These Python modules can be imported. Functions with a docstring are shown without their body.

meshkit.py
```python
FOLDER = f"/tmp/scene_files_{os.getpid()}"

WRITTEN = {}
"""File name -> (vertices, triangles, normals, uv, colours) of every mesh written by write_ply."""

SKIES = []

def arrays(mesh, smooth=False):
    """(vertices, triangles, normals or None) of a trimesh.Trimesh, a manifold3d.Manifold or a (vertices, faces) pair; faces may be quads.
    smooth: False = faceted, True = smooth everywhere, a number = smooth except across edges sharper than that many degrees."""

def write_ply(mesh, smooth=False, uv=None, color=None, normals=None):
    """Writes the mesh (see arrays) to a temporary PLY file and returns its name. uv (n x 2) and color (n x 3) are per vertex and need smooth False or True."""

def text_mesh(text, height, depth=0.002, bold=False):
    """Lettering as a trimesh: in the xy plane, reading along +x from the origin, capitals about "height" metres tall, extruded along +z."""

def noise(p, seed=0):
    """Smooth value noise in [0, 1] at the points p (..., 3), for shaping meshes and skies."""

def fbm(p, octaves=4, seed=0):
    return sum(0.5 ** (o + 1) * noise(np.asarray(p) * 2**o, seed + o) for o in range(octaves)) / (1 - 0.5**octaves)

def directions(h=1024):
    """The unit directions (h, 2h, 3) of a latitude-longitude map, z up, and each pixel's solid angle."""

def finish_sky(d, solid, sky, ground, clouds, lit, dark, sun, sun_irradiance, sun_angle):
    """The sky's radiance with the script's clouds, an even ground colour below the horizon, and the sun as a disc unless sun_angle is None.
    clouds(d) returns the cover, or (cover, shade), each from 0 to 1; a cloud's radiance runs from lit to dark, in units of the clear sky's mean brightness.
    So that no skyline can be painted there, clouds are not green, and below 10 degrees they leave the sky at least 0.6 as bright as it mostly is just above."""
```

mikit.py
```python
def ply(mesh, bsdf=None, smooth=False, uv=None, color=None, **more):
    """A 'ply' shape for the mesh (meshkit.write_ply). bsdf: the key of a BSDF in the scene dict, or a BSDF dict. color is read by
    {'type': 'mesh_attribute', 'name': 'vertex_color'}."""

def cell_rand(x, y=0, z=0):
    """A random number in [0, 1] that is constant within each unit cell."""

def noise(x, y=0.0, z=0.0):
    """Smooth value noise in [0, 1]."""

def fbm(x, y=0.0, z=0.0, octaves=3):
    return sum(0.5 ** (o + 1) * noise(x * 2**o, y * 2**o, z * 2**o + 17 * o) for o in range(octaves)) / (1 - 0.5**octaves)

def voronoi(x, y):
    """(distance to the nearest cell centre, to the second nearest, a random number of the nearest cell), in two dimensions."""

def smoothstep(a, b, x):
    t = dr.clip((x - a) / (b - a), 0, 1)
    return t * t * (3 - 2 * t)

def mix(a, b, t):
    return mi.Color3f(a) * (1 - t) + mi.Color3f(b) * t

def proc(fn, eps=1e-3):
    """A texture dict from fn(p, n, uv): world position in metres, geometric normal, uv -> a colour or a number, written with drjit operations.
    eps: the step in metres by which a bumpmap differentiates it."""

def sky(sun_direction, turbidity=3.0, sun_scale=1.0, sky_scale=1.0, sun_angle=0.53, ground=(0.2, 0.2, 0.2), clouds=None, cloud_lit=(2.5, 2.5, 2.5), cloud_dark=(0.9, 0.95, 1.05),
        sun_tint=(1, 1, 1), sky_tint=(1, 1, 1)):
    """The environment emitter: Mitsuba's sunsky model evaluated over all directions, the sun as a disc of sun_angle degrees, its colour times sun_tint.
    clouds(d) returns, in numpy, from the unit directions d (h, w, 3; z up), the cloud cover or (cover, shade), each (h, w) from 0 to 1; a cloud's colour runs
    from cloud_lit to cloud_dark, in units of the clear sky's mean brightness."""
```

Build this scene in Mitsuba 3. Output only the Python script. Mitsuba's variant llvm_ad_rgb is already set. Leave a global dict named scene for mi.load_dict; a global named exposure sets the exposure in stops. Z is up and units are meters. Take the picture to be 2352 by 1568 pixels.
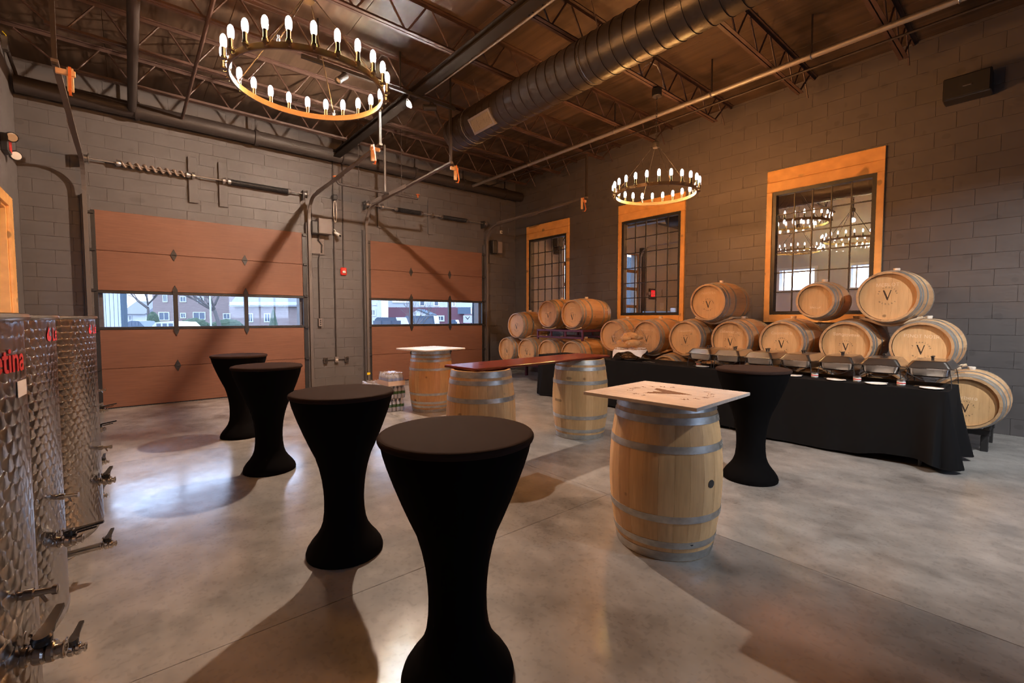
import math, random
import numpy as np
import trimesh, shapely, shapely.geometry as sg, shapely.affinity as sa
import manifold3d as m3
import drjit as dr
import mitsuba as mi
import mikit, meshkit
from mikit import noise, fbm, cell_rand, smoothstep, mix, proc

T4 = mi.ScalarTransform4f
PI = math.pi
rng = random.Random(7)
scene, labels = {}, {}

# ------------------------------------------------------------------ camera, sky, exposure
exposure = 0.0
YAW, PITCH, EYE = 0.697821, -0.051622, np.array([0, 0, 1.43])
FWD = np.array([math.sin(YAW) * math.cos(PITCH), math.cos(YAW) * math.cos(PITCH), math.sin(PITCH)])
scene['camera'] = {'type': 'perspective', 'fov': math.degrees(2 * math.atan(1176 / 1046.055)), 'fov_axis': 'x', 'near_clip': 0.05, 'far_clip': 500.0,
                   'to_world': T4().look_at(origin=EYE.tolist(), target=(EYE + FWD).tolist(), up=[0, 0, 1])}
def overcast(d):
    n = meshkit.fbm(d * 3.0, 4, 3)
    return np.full(d.shape[:2], 0.97), np.clip(n * 0.8, 0, 1)
scene['sky'] = mikit.sky((0.3, -0.6, 0.7), turbidity=5.0, sun_scale=0.0, sky_scale=19.0, clouds=overcast, cloud_lit=(1.7, 2.25, 3.3), cloud_dark=(1.15, 1.55, 2.35), ground=(0.25, 0.25, 0.26))
scene['sky']['sampling_weight'] = 40.0
BULB = (320.0, 134.0, 42.0)
SPOT_BACK = (21000.0, 16000.0, 12200.0)
SPOT_NEAR = (255.0, 252.0, 246.0)

# ------------------------------------------------------------------ materials
def rgb(*c): return {'type': 'rgb', 'value': list(c if len(c) == 3 else c[0])}
def mat(key, base, rough=0.5, metallic=0.0, spec=0.5, bump=None, **more):
    b = {'type': 'principled', 'base_color': rgb(*base) if isinstance(base, tuple) else base, 'roughness': rough if not isinstance(rough, dict) else rough, 'metallic': metallic, 'specular': spec, **more}
    if bump: b = {'type': 'bumpmap', 'arbitrary': bump[0], 'scale': bump[1], 'bsdf': b}
    scene[key] = {'type': 'twosided', 'bsdf': b}
    return key
def c3(c, k): return mi.Color3f(c[0], c[1], c[2]) * k

def f_wall(p, n, uv):
    k = 0.86 + 0.28 * fbm(p.x * 3 + 3, p.y * 3, p.z * 3, 4)
    spot = smoothstep(0.80, 0.86, noise(p.x * 9, p.y * 9, p.z * 9))
    return c3((0.088, 0.080, 0.079), k * (1 - 0.15 * spot))
def f_wallb(p, n, uv): return fbm(p.x * 45, p.y * 45, p.z * 45, 3)
mat('wall_paint', proc(f_wall), 0.5, spec=0.45, bump=(proc(f_wallb, 2e-3), 0.004))
def f_ceil(p, n, uv):
    k = (0.5 + 0.9 * fbm(p.x * 14, p.y * 0.9, 2.0, 4)) * (1 - 0.45 * smoothstep(0.5, 0.72, fbm(p.x * 1.3 + 5, p.y * 1.7, 3.0, 5)))
    return c3((0.062, 0.040, 0.026), k)
def f_ceilb(p, n, uv): return fbm(p.x * 5, p.y * 1.2, 1.0, 4)
mat('ceiling_paint', proc(f_ceil), 0.6, spec=0.35, bump=(proc(f_ceilb, 5e-3), 0.05))
def f_floor(p, n, uv):
    a = fbm(p.x * 1.3 + 0.6 * fbm(p.x * 2, p.y * 2, 5.0, 3), p.y * 1.3, 3.0, 5)
    b = fbm(p.x * 7 + 9, p.y * 5, 1.0, 4)
    s = smoothstep(0.62, 0.75, fbm(p.x * 0.8 + 7, p.y * 2.2 + 2, 4.0, 4))
    m_ = smoothstep(0.58, 0.72, fbm(p.x * 3.1 + 17, p.y * 2.6 + 3, 6.0, 5))
    k = (0.24 + 0.62 * a + 0.32 * (b - 0.5)) * (1 - 0.22 * m_)
    fine = smoothstep(0.72, 0.8, noise(p.x * 60, p.y * 60, 1.0)) * 0.05
    return mix((0.36, 0.35, 0.335), (0.235, 0.215, 0.20), s * 0.4) * (k - fine)
def f_floorr(p, n, uv): return 0.09 + 0.20 * fbm(p.x * 2.1 + 4, p.y * 2.1, 8.0, 4) + 0.03 * fbm(p.x * 20, p.y * 20, 2.0, 2)
def f_floorb(p, n, uv): return fbm(p.x * 6, p.y * 6, 2.0, 3)
mat('concrete', proc(f_floor), proc(f_floorr), spec=1.0, bump=(proc(f_floorb, 4e-3), 0.0012), clearcoat=0.8, clearcoat_gloss=0.94)
mat('groove', (0.05, 0.045, 0.04), 0.9)
def f_door(p, n, uv):
    g = fbm(p.x * 6, p.y * 3, p.z * 55, 4)
    h = fbm(p.x * 1.2 + 3, 2.0, p.z * 1.2, 3)
    return c3((0.168, 0.075, 0.045), 0.72 + 0.30 * g + 0.26 * h)
mat('door_panel', proc(f_door), 0.55, spec=0.35)
mat('black_metal', (0.018, 0.017, 0.017), 0.42, spec=0.5)
def f_steel(p, n, uv): return c3((0.048, 0.027, 0.021), 0.6 + 0.8 * fbm(p.x * 6, p.y * 6, p.z * 20, 3))
mat('primed_steel', proc(f_steel), 0.5, spec=0.5)
mat('dark_paint', (0.028, 0.022, 0.020), 0.5, spec=0.35)
mat('matt_black', (0.012, 0.010, 0.009), 0.75, spec=0.15)
mat('duct_paint', (0.016, 0.011, 0.008), 0.36, spec=0.5)
mat('track_steel', (0.34, 0.32, 0.30), 0.42, metallic=0.75)
mat('painted_track', (0.10, 0.085, 0.078), 0.40, spec=0.5)
mat('bronze', (0.20, 0.125, 0.07), 0.38, metallic=0.3)
mat('spring_tan', (0.30, 0.24, 0.20), 0.55)
mat('grey_box', (0.15, 0.125, 0.115), 0.5)
def pine(base, dark, fx, fy, fz):
    def f(p, n, uv):
        w = 0.6 * fbm(p.x * 2, p.y * 2, p.z * 2, 3)
        g = fbm(p.x * fx + w, p.y * fy + w, p.z * fz + w, 4)
        kn = smoothstep(0.86, 0.93, noise(p.x * 6 + 3, p.y * 6, p.z * 6))
        return mix(base, dark, g * 0.65) * (1 - 0.55 * kn)
    return f
mat('stained_pine', proc(pine((0.88, 0.49, 0.165), (0.56, 0.25, 0.065), 10, 10, 10)), 0.38, spec=0.5)
def oak(base, dark, stain, s):
    fx, fy, fz = s
    def f(p, n, uv):
        g = fbm(p.x * fx, p.y * fy, p.z * fz, 4)
        l = fbm(p.x * 3 + 11, p.y * 3, p.z * 3, 3)
        kn = smoothstep(0.88, 0.95, noise(p.x * 11 + 5, p.y * 11, p.z * 11))
        return mix(base, dark, 0.7 * g) * (0.80 + 0.38 * l) * (1 - 0.5 * kn) * mi.Color3f(*stain)
    return f
UPRIGHT, LYING, FACE = (70, 70, 5), (5, 70, 70), (30, 70, 5)
mat('oak_upright_a', proc(oak((0.64, 0.43, 0.22), (0.40, 0.235, 0.10), (1, 1, 1), UPRIGHT)), 0.5, spec=0.4)
mat('oak_upright_b', proc(oak((0.55, 0.35, 0.165), (0.34, 0.19, 0.08), (1, 1, 1), UPRIGHT)), 0.5, spec=0.4)
mat('oak_upright_c', proc(oak((0.55, 0.30, 0.125), (0.33, 0.16, 0.06), (1, 1, 1), UPRIGHT)), 0.45, spec=0.4)
mat('oak_lying_a', proc(oak((0.56, 0.36, 0.19), (0.34, 0.19, 0.09), (1, 1, 1), LYING)), 0.45, spec=0.45)
mat('oak_lying_b', proc(oak((0.48, 0.28, 0.14), (0.28, 0.15, 0.07), (1, 1, 1), LYING)), 0.45, spec=0.45)
mat('oak_stained', proc(oak((0.40, 0.17, 0.12), (0.24, 0.09, 0.06), (1, 1, 1), LYING)), 0.5, spec=0.4)
mat('oak_head_a', proc(oak((0.68, 0.44, 0.22), (0.44, 0.25, 0.11), (1, 1, 1), FACE)), 0.45, spec=0.4)
mat('oak_head_b', proc(oak((0.60, 0.37, 0.175), (0.38, 0.21, 0.09), (1, 1, 1), FACE)), 0.45, spec=0.4)
def f_hoop(p, n, uv): return c3((0.50, 0.49, 0.455), 0.6 + 0.55 * fbm(p.x * 25, p.y * 25, p.z * 25, 3))
mat('galvanised', proc(f_hoop), 0.42, metallic=0.7)
mat('brass_edge', (0.10, 0.06, 0.03), 0.6)
mat('bung', (0.72, 0.66, 0.58), 0.6)
mat('stamp', (0.035, 0.018, 0.010), 0.7)
mat('chalk', (0.74, 0.56, 0.38), 0.9, spec=0.1)
mat('chafer_steel', (0.62, 0.59, 0.56), 0.23, metallic=1.0)
mat('stainless', (0.60, 0.57, 0.54), 0.18, metallic=1.0)
mat('stainless_soft', (0.55, 0.53, 0.51), 0.34, metallic=1.0)
def f_swirl(p, n, uv):
    s = 0.042
    h = mi.Float(0)
    ry = dr.floor(uv.y / (s * 0.75))
    for dyy in (-1, 0, 1):
        r = ry + dyy
        off = 0.5 * (r - 2 * dr.floor(r / 2))
        cx0 = dr.floor(uv.x / s - off)
        for dxx in (0, 1):
            cx = (cx0 + dxx + off) * s
            cy = r * s * 0.75
            d = dr.sqrt(dr.square(uv.x - cx) + dr.square(uv.y - cy)) / (s * 0.70)
            h = dr.select(d < 1, 1 - d, h)
    return h
scene['swirl_steel'] = {'type': 'twosided', 'bsdf': {'type': 'bumpmap', 'arbitrary': proc(f_swirl, 1e-3), 'scale': 0.0034, 'bsdf': {
    'type': 'principled', 'base_color': rgb(0.50, 0.47, 0.45), 'roughness': 0.22, 'metallic': 1.0, 'specular': 0.5}}}
mat('black_plastic', (0.015, 0.015, 0.016), 0.35)
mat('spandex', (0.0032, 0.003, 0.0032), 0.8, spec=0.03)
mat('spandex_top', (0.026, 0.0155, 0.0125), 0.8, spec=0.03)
mat('black_cloth', (0.006, 0.0058, 0.0062), 0.85, spec=0.12, sheen=0.03)
mat('white_cloth', (0.80, 0.80, 0.80), 0.8)
mat('red_plastic', (0.62, 0.035, 0.03), 0.35)
mat('white_plastic', (0.72, 0.70, 0.66), 0.4)
mat('orange_metal', (0.62, 0.17, 0.05), 0.45)
mat('raw_timber', (0.58, 0.38, 0.22), 0.6)
mat('yellow', (0.85, 0.62, 0.02), 0.5)
mat('mahogany', proc(pine((0.115, 0.02, 0.013), (0.05, 0.009, 0.007), 4, 40, 30)), 0.16, spec=0.6)
def f_limed(p, n, uv):
    g = fbm(p.x * 60, p.y * 7, 1.0, 4)
    return mix((0.49, 0.44, 0.40), (0.33, 0.275, 0.245), g * 0.7) * (0.9 + 0.25 * fbm(p.x * 5, p.y * 5, 2.0, 3))
mat('limed_pine', proc(f_limed), 0.45, spec=0.45)
mat('white_board', (0.80, 0.79, 0.77), 0.13, spec=0.6)
mat('burnt_stencil', (0.11, 0.045, 0.025), 0.7)
mat('purple_steel', (0.075, 0.018, 0.045), 0.4)
mat('tan_steel', (0.62, 0.48, 0.33), 0.45)
mat('wicker', (0.23, 0.12, 0.045), 0.6)
mat('bread', proc(lambda p, n, uv: mix((0.72, 0.45, 0.20), (0.48, 0.24, 0.08), fbm(p.x * 30, p.y * 30, p.z * 30, 3))), 0.7)
mat('green_label', (0.035, 0.10, 0.025), 0.5)
mat('pack_plastic', (0.46, 0.49, 0.56), 0.10, spec=0.9)
mat('cardboard', (0.74, 0.58, 0.46), 0.7)
mat('blue_cap', (0.35, 0.45, 0.72), 0.4)
scene['pane_glass'] = {'type': 'thindielectric', 'int_ior': 1.5}
scene['film'] = {'type': 'thindielectric', 'int_ior': 1.45}
scene['bag_film'] = {'type': 'thindielectric', 'int_ior': 1.4}
mat('plaster', (0.50, 0.47, 0.44), 0.7)
# outside
def f_brickfar(p, n, uv): return mix((0.17, 0.125, 0.115), (0.22, 0.17, 0.155), fbm(p.x * 2, p.y * 2, p.z * 9, 3))
mat('tan_brick', proc(f_brickfar), 0.8)
mat('maroon_siding', (0.12, 0.045, 0.06), 0.7)
mat('white_siding', (0.40, 0.41, 0.42), 0.7)
mat('roof_grey', (0.15, 0.15, 0.165), 0.8)
mat('asphalt', (0.16, 0.16, 0.17), 0.8)
mat('bark', (0.09, 0.08, 0.075), 0.9)
mat('hedge_leaf', proc(lambda p, n, uv: mix((0.025, 0.05, 0.032), (0.065, 0.085, 0.05), fbm(p.x * 4, p.y * 4, p.z * 4, 3))), 0.9)
mat('car_white', (0.40, 0.41, 0.43), 0.25)
mat('car_blue', (0.05, 0.075, 0.11), 0.25)
mat('far_glass', (0.07, 0.09, 0.12), 0.15, spec=0.5)
mat('slat_blue', (0.04, 0.065, 0.09), 0.6)
mat('tyre', (0.02, 0.02, 0.02), 0.8)

# ------------------------------------------------------------------ mesh helpers
def cat(ms):
    v, f, n = [], [], 0
    for m in ms:
        mv, mf = (m.vertices, m.faces) if hasattr(m, 'vertices') else m
        mv, mf = np.asarray(mv, float), np.asarray(mf, int)
        if mf.shape[1] == 4: mf = np.vstack([mf[:, [0, 1, 2]], mf[:, [0, 2, 3]]])
        v.append(mv); f.append(mf + n); n += len(mv)
    return np.vstack(v), np.vstack(f)
def xf(m, M):
    v, f = (m.vertices, m.faces) if hasattr(m, 'vertices') else m
    return np.asarray(v) @ M[:3, :3].T + M[:3, 3], np.asarray(f)
def mv(m, x=0, y=0, z=0): return xf(m, tr(x, y, z))
def tr(x=0, y=0, z=0):
    M = np.eye(4); M[:3, 3] = (x, y, z); return M
def rot(axis, deg):
    return trimesh.transformations.rotation_matrix(math.radians(deg), {'x': [1, 0, 0], 'y': [0, 1, 0], 'z': [0, 0, 1]}[axis])
_bx = {}
def box(sx, sy, sz, c=0.0):
    """A box centred on the origin with chamfered edges."""
    k = (round(sx, 4), round(sy, 4), round(sz, 4), round(c, 4))
    if k in _bx: return _bx[k]
    h = np.array([sx, sy, sz]) / 2
    c = min(c, h.min() * 0.9)
    if c <= 0:
        m = trimesh.creation.box(extents=[sx, sy, sz]); r = (np.array(m.vertices), np.array(m.faces))
    else:
        pts = []
        for s in np.array(np.meshgrid([-1, 1], [-1, 1], [-1, 1])).reshape(3, -1).T:
            for a in range(3):
                q = h - c; q[a] = h[a]; pts.append(s * q)
        r = hull(pts)
    _bx[k] = r
    return r
def hull(pts):
    m = m3.Manifold.hull_points(np.asarray(pts, float)).to_mesh()
    return np.array(m.vert_properties[:, :3]), np.array(m.tri_verts)
def bx(x0, x1, y0, y1, z0, z1, c=0.0): return mv(box(x1 - x0, y1 - y0, z1 - z0, c), (x0 + x1) / 2, (y0 + y1) / 2, (z0 + z1) / 2)
def frame_of(d):
    d = np.asarray(d, float); d = d / np.linalg.norm(d)
    a = np.cross([0, 0, 1.0], d) if abs(d[2]) < 0.95 else np.cross([0, 1.0, 0], d)
    a /= np.linalg.norm(a)
    return a, np.cross(d, a), d
def tube(pts, r, sides=8, cap=True):
    p = np.asarray(pts, float); n = len(p)
    t = np.gradient(p, axis=0); t /= np.linalg.norm(t, axis=1, keepdims=True)
    a, b, _ = frame_of(t[0]); A, B = [], []
    for k in range(n):
        a = a - t[k] * (a @ t[k]); a /= np.linalg.norm(a); b = np.cross(t[k], a); A.append(a); B.append(b)
    A, B = np.array(A), np.array(B); ang = np.arange(sides) * 2 * PI / sides
    rr = np.broadcast_to(r, (n,))[:, None, None]
    v = (p[:, None] + rr * (np.cos(ang)[None, :, None] * A[:, None] + np.sin(ang)[None, :, None] * B[:, None])).reshape(-1, 3)
    f = []
    for k in range(n - 1):
        for j in range(sides):
            q = k * sides + j; w = k * sides + (j + 1) % sides
            f += [[q, w, w + sides], [q, w + sides, q + sides]]
    if cap:
        v = np.vstack([v, p[0], p[-1]]); c0, c1 = len(v) - 2, len(v) - 1
        for j in range(sides):
            f += [[c0, (j + 1) % sides, j], [c1, (n - 1) * sides + j, (n - 1) * sides + (j + 1) % sides]]
    return v, np.array(f)
def strip(pts, w, h, up=(0, 0, 1)):
    """A flat bar swept along a path: w across, h along the binormal."""
    p = np.asarray(pts, float); n = len(p)
    t = np.gradient(p, axis=0); t /= np.linalg.norm(t, axis=1, keepdims=True)
    side = np.asarray(up, float); v = []
    for k in range(n):
        s = side - t[k] * (side @ t[k]); s /= np.linalg.norm(s); b = np.cross(t[k], s)
        for (i, j) in ((-1, -1), (1, -1), (1, 1), (-1, 1)): v.append(p[k] + s * i * w / 2 + b * j * h / 2)
    f = []
    for k in range(n - 1):
        for j in range(4):
            q, r = k * 4 + j, k * 4 + (j + 1) % 4
            f += [[q, r, r + 4], [q, r + 4, q + 4]]
    e = (n - 1) * 4
    f += [[0, 2, 1], [0, 3, 2], [e, e + 1, e + 2], [e, e + 2, e + 3]]
    return np.array(v), np.array(f)
def bar(p0, p1, w, h=None):
    return strip([p0, p1], w, h or w, up=frame_of(np.subtract(p1, p0))[0])
def lathe(prof, seg=32, closed=False):
    """Revolve (r, z) pairs about z; the ends close on the axis where r is 0."""
    pr = np.asarray(prof, float); n = len(pr); ang = np.arange(seg) * 2 * PI / seg
    v = np.stack([pr[:, None, 0] * np.cos(ang), pr[:, None, 0] * np.sin(ang), np.broadcast_to(pr[:, 1:2], (n, seg))], -1).reshape(-1, 3)
    f = []
    for k in range(n if closed else n - 1):
        k2 = (k + 1) % n
        for j in range(seg):
            j2 = (j + 1) % seg
            f += [[k * seg + j, k * seg + j2, k2 * seg + j2], [k * seg + j, k2 * seg + j2, k2 * seg + j]]
    return v, np.array(f)
def prism(poly, depth):
    """A shapely polygon in xy extruded along +z."""
    gs = getattr(poly, 'geoms', [poly])
    return cat([trimesh.creation.extrude_polygon(g, depth, engine='earcut') for g in gs])
def ring(R, r, seg=48, sides=8): return lathe([(R + r * math.cos(a), r * math.sin(a)) for a in np.arange(sides) * 2 * PI / sides], seg, True)
def basis(o, ex, ey, ez):
    M = np.eye(4); M[:3, 0], M[:3, 1], M[:3, 2], M[:3, 3] = ex, ey, ez, o; return M
def lettering(text, h, depth=0.001): 
    m = meshkit.text_mesh(text, h, depth); return np.array(m.vertices), np.array(m.faces)
def arc_text(text, h, R, inward=False, spread=None, mid=90, depth=0.0012):
    ms = []; n = len(text); step = spread or math.degrees(h * 1.35 / R)
    for i, ch in enumerate(text):
        if ch == ' ': continue
        a = mid - (i - (n - 1) / 2) * step if not inward else mid + (i - (n - 1) / 2) * step
        g = lettering(ch, h, depth); w = g[0][:, 0].max() + g[0][:, 0].min()
        g = mv(g, -w / 2, 0 if not inward else -h, 0)
        r = math.radians(a)
        g = xf(g, rot('z', a - 90 if not inward else a + 90))
        ms.append(mv(g, R * math.cos(r), R * math.sin(r), 0))
    return cat(ms)
def upright(o=(0, 0, 0), facing=0):
    """Places a drawing made in xy so that it stands up: x to the reader's right, y up, z towards the reader, who looks along the bearing given in degrees from +y."""
    a = math.radians(facing); back = np.array([-math.sin(a), -math.cos(a), 0]); right = np.array([math.cos(a), -math.sin(a), 0])
    return basis(o, right, [0, 0, 1], back)

# ------------------------------------------------------------------ scene-tree helpers
def key_of(base):
    if base not in _used: _used.add(base); return base
    k = _count.get(base, 0) + 1
    while f'{base}_{k:03d}' in _used: k += 1
    _count[base] = k; key = f'{base}_{k:03d}'; _used.add(key); return key
_used, _count = set(), {}
def P(mesh, m, smooth=False, **k): return mikit.ply(mesh, m, smooth, **k)
def thing(name, label, cate, group=None, kind=None):
    key = key_of(name); labels[key] = {'label': label, 'category': cate}
    if group: labels[key]['group'] = group
    if kind: labels[key]['kind'] = kind
    return key
def struct(name, label=None):
    key = key_of(name); labels[key] = {'kind': 'structure'}
    if label: labels[key]['label'] = label
    return key
def part(parent, name, mesh, m=None, M=None, smooth=False, label=None, kind=None):
    key = key_of(parent + '__' + name)
    d = dict(mesh) if isinstance(mesh, dict) else P(mesh, m, smooth)
    if M is not None: d['to_world'] = T4(np.asarray(M))
    scene[key] = d
    if label or kind: labels[key] = {k: v for k, v in (('label', label), ('kind', kind)) if v}
    return key
def solo(name, label, cate, mesh, m, M=None, smooth=False, group=None, kind=None):
    key = thing(name, label, cate, group, kind)
    d = dict(mesh) if isinstance(mesh, dict) else P(mesh, m, smooth)
    if M is not None: d['to_world'] = T4(np.asarray(M))
    scene[key] = d
    return key
def body(key, mesh, m, smooth=False):
    scene[key] = P(mesh, m, smooth); return key

# ------------------------------------------------------------------ the room
XL, XR, YB, YF, ZC = -1.161, 8.181, 9.606, -5.0, 5.12
XFAR = 15.9
D1, D2 = (-0.37, 2.64), (4.0, 6.985)          # the two overhead doors, 3.08 high
WINS = [(7.60, 9.13), (4.61, 6.155), (1.615, 3.155)]   # casings on the right wall, 1.36 to 3.83
WZ0, WZ1 = 1.36, 3.83
def project(p):
    q = np.asarray(p, float) - EYE
    r = np.array([math.cos(YAW), -math.sin(YAW), 0]); u = np.cross(r, FWD); w = q @ FWD
    return (1176 + 1046 * (q @ r) / w, 784 - 1046 * (q @ u) / w) if w > 0.1 else None

fl = struct('floor', 'polished grey concrete floor')
cuts_x = [XL - 0.2, 2.93, 8.28, 12.1, XFAR + 0.2]
cuts_y = [YF - 0.2, -1.4, 2.28, 5.89, YB + 0.2]
body(fl, bx(XL - 0.3, XFAR + 0.3, YF - 0.3, YB + 0.22, -0.2, -0.012), 'groove')
for i in range(4):
    for j in range(4):
        part(fl, 'slab', bx(cuts_x[i] + 0.0015, cuts_x[i + 1] - 0.0015, cuts_y[j] + 0.0015, cuts_y[j + 1] - 0.0015, -0.1, 0), 'concrete')
ce = struct('ceiling', 'dark painted roof deck')
x = XL - 0.2
decks = []
while x < XFAR + 0.2:
    part(ce, 'deck_panel', bx(x + 0.0006, min(x + 1.2194, XFAR + 0.2), YF - 0.2, YB + 0.2, ZC, ZC + 0.1, 0.004), 'ceiling_paint')
    x += 1.22
body(ce, bx(XL - 0.3, XFAR + 0.3, YF - 0.3, YB + 0.22, ZC + 0.06, ZC + 0.2), 'dark_paint')

# masonry: a core with its openings, and concrete blocks laid on the room's side of it
CH, CL, J = 0.2032, 0.4064, 0.0024
_blk = {}
def block_mesh(w, h):
    k = (round(w, 3), round(h, 3))
    if k not in _blk:
        d, c = 0.006, 0.0015
        def r(i, z): return [(i, i, z), (w - i, i, z), (w - i, h - i, z), (i, h - i, z)]
        v = r(0, 0) + r(0, d - c) + r(c, d); f = []
        for a in (0, 4):
            for j in range(4): f.append([a + j, a + (j + 1) % 4, a + 4 + (j + 1) % 4, a + 4 + j])
        f.append([8, 9, 10, 11])
        _blk[k] = P((np.array(v, float), np.array(f)), 'wall_paint'), (np.array(v, float), np.array(f))
    return _blk[k]
def lay_blocks(wall, M, u0, u1, vtop, holes, phase=0.0):
    """Blocks in the wall's own plane (u along, v up), clear of the holes; M takes (u, v, out) into the room."""
    todo = []
    for c in range(int(math.ceil(vtop / CH))):
        z0, z1 = c * CH, min((c + 1) * CH, vtop)
        s = u0 - ((u0 - phase - (CL / 2 if c % 2 else 0)) % CL)
        while s < u1:
            segs = [(max(s, u0), min(s + CL, u1))]
            for (a, b, lo, hi) in holes:
                if hi > z0 + 0.06 and lo < z1 - 0.06:
                    segs = [q for (p0, p1) in segs for q in ((p0, min(p1, a)), (max(p0, b), p1)) if q[1] - q[0] > 0.03]
            for (p0, p1) in segs:
                if p1 - p0 > 0.03: todo.append((p0 + J / 2, z0 + J / 2, p1 - p0 - J, z1 - z0 - J))
            s += CL
    def size(b):
        q = [project((M @ np.array([b[0] + i * b[2], b[1] + j * b[3], 0, 1]))[:3]) for i in (0, 1) for j in (0, 1)]
        if any(k is None for k in q): return -1
        q = np.array(q)
        if q[:, 0].max() < 0 or q[:, 0].min() > 2352 or q[:, 1].max() < 0 or q[:, 1].min() > 1568: return -1
        return np.ptp(q[:, 0]) * np.ptp(q[:, 1])
    todo.sort(key=size, reverse=True)
    rest = []
    for i, (a, b, w, h) in enumerate(todo):
        d, raw = block_mesh(w, h)
        if i < 300 and size((a, b, w, h)) > 0: part(wall, 'block', d, M=M @ tr(a, b, 0))
        else: rest.append(xf(mv(raw, a, b, 0), M))
    if rest: part(wall, 'block_rest', cat(rest), 'wall_paint', kind='stuff', label='remaining painted concrete blocks')
def wall_core(poly, M, depth=0.19): return xf(prism(poly, depth), M)

wb = struct('wall_back', 'painted concrete block wall with two overhead doors')
holes_b = [(D1[0] + 0.06, D1[1] - 0.06, 0, 3.03), (D2[0] + 0.06, D2[1] - 0.06, 0, 3.03), (10.0, 13.76, 0, 3.66)]
poly = sg.box(XL - 0.2, 0, XFAR + 0.2, ZC + 0.1)
for (a, b, lo, hi) in holes_b: poly = poly.difference(sg.box(a, lo - 0.1, b, hi))
body(wb, wall_core(poly, basis((0, YB + 0.01, 0), (1, 0, 0), (0, 0, 1), (0, -1, 0)) @ tr(0, 0, -0.19)), 'wall_paint')
lay_blocks(wb, basis((0, YB + 0.01, 0), (1, 0, 0), (0, 0, 1), (0, -1, 0)), XL, XR, ZC, holes_b[:2], phase=-1.02)
poly = sg.box(XR + 0.2, 0, XFAR, ZC).difference(sg.box(10.0, -0.1, 13.76, 3.66))
part(wb, 'plaster', wall_core(poly, basis((0, YB + 0.009, 0), (1, 0, 0), (0, 0, 1), (0, -1, 0)), 0.012), 'plaster', label='pale plastered stretch in the next room')
wr = struct('wall_right', 'painted concrete block wall with three framed windows')
holes_r = [(a + 0.075, b - 0.075, WZ0 + 0.11, WZ1 - 0.33) for a, b in WINS]
poly = sg.box(YF - 0.2, 0, YB + 0.1, ZC + 0.1)
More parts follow.
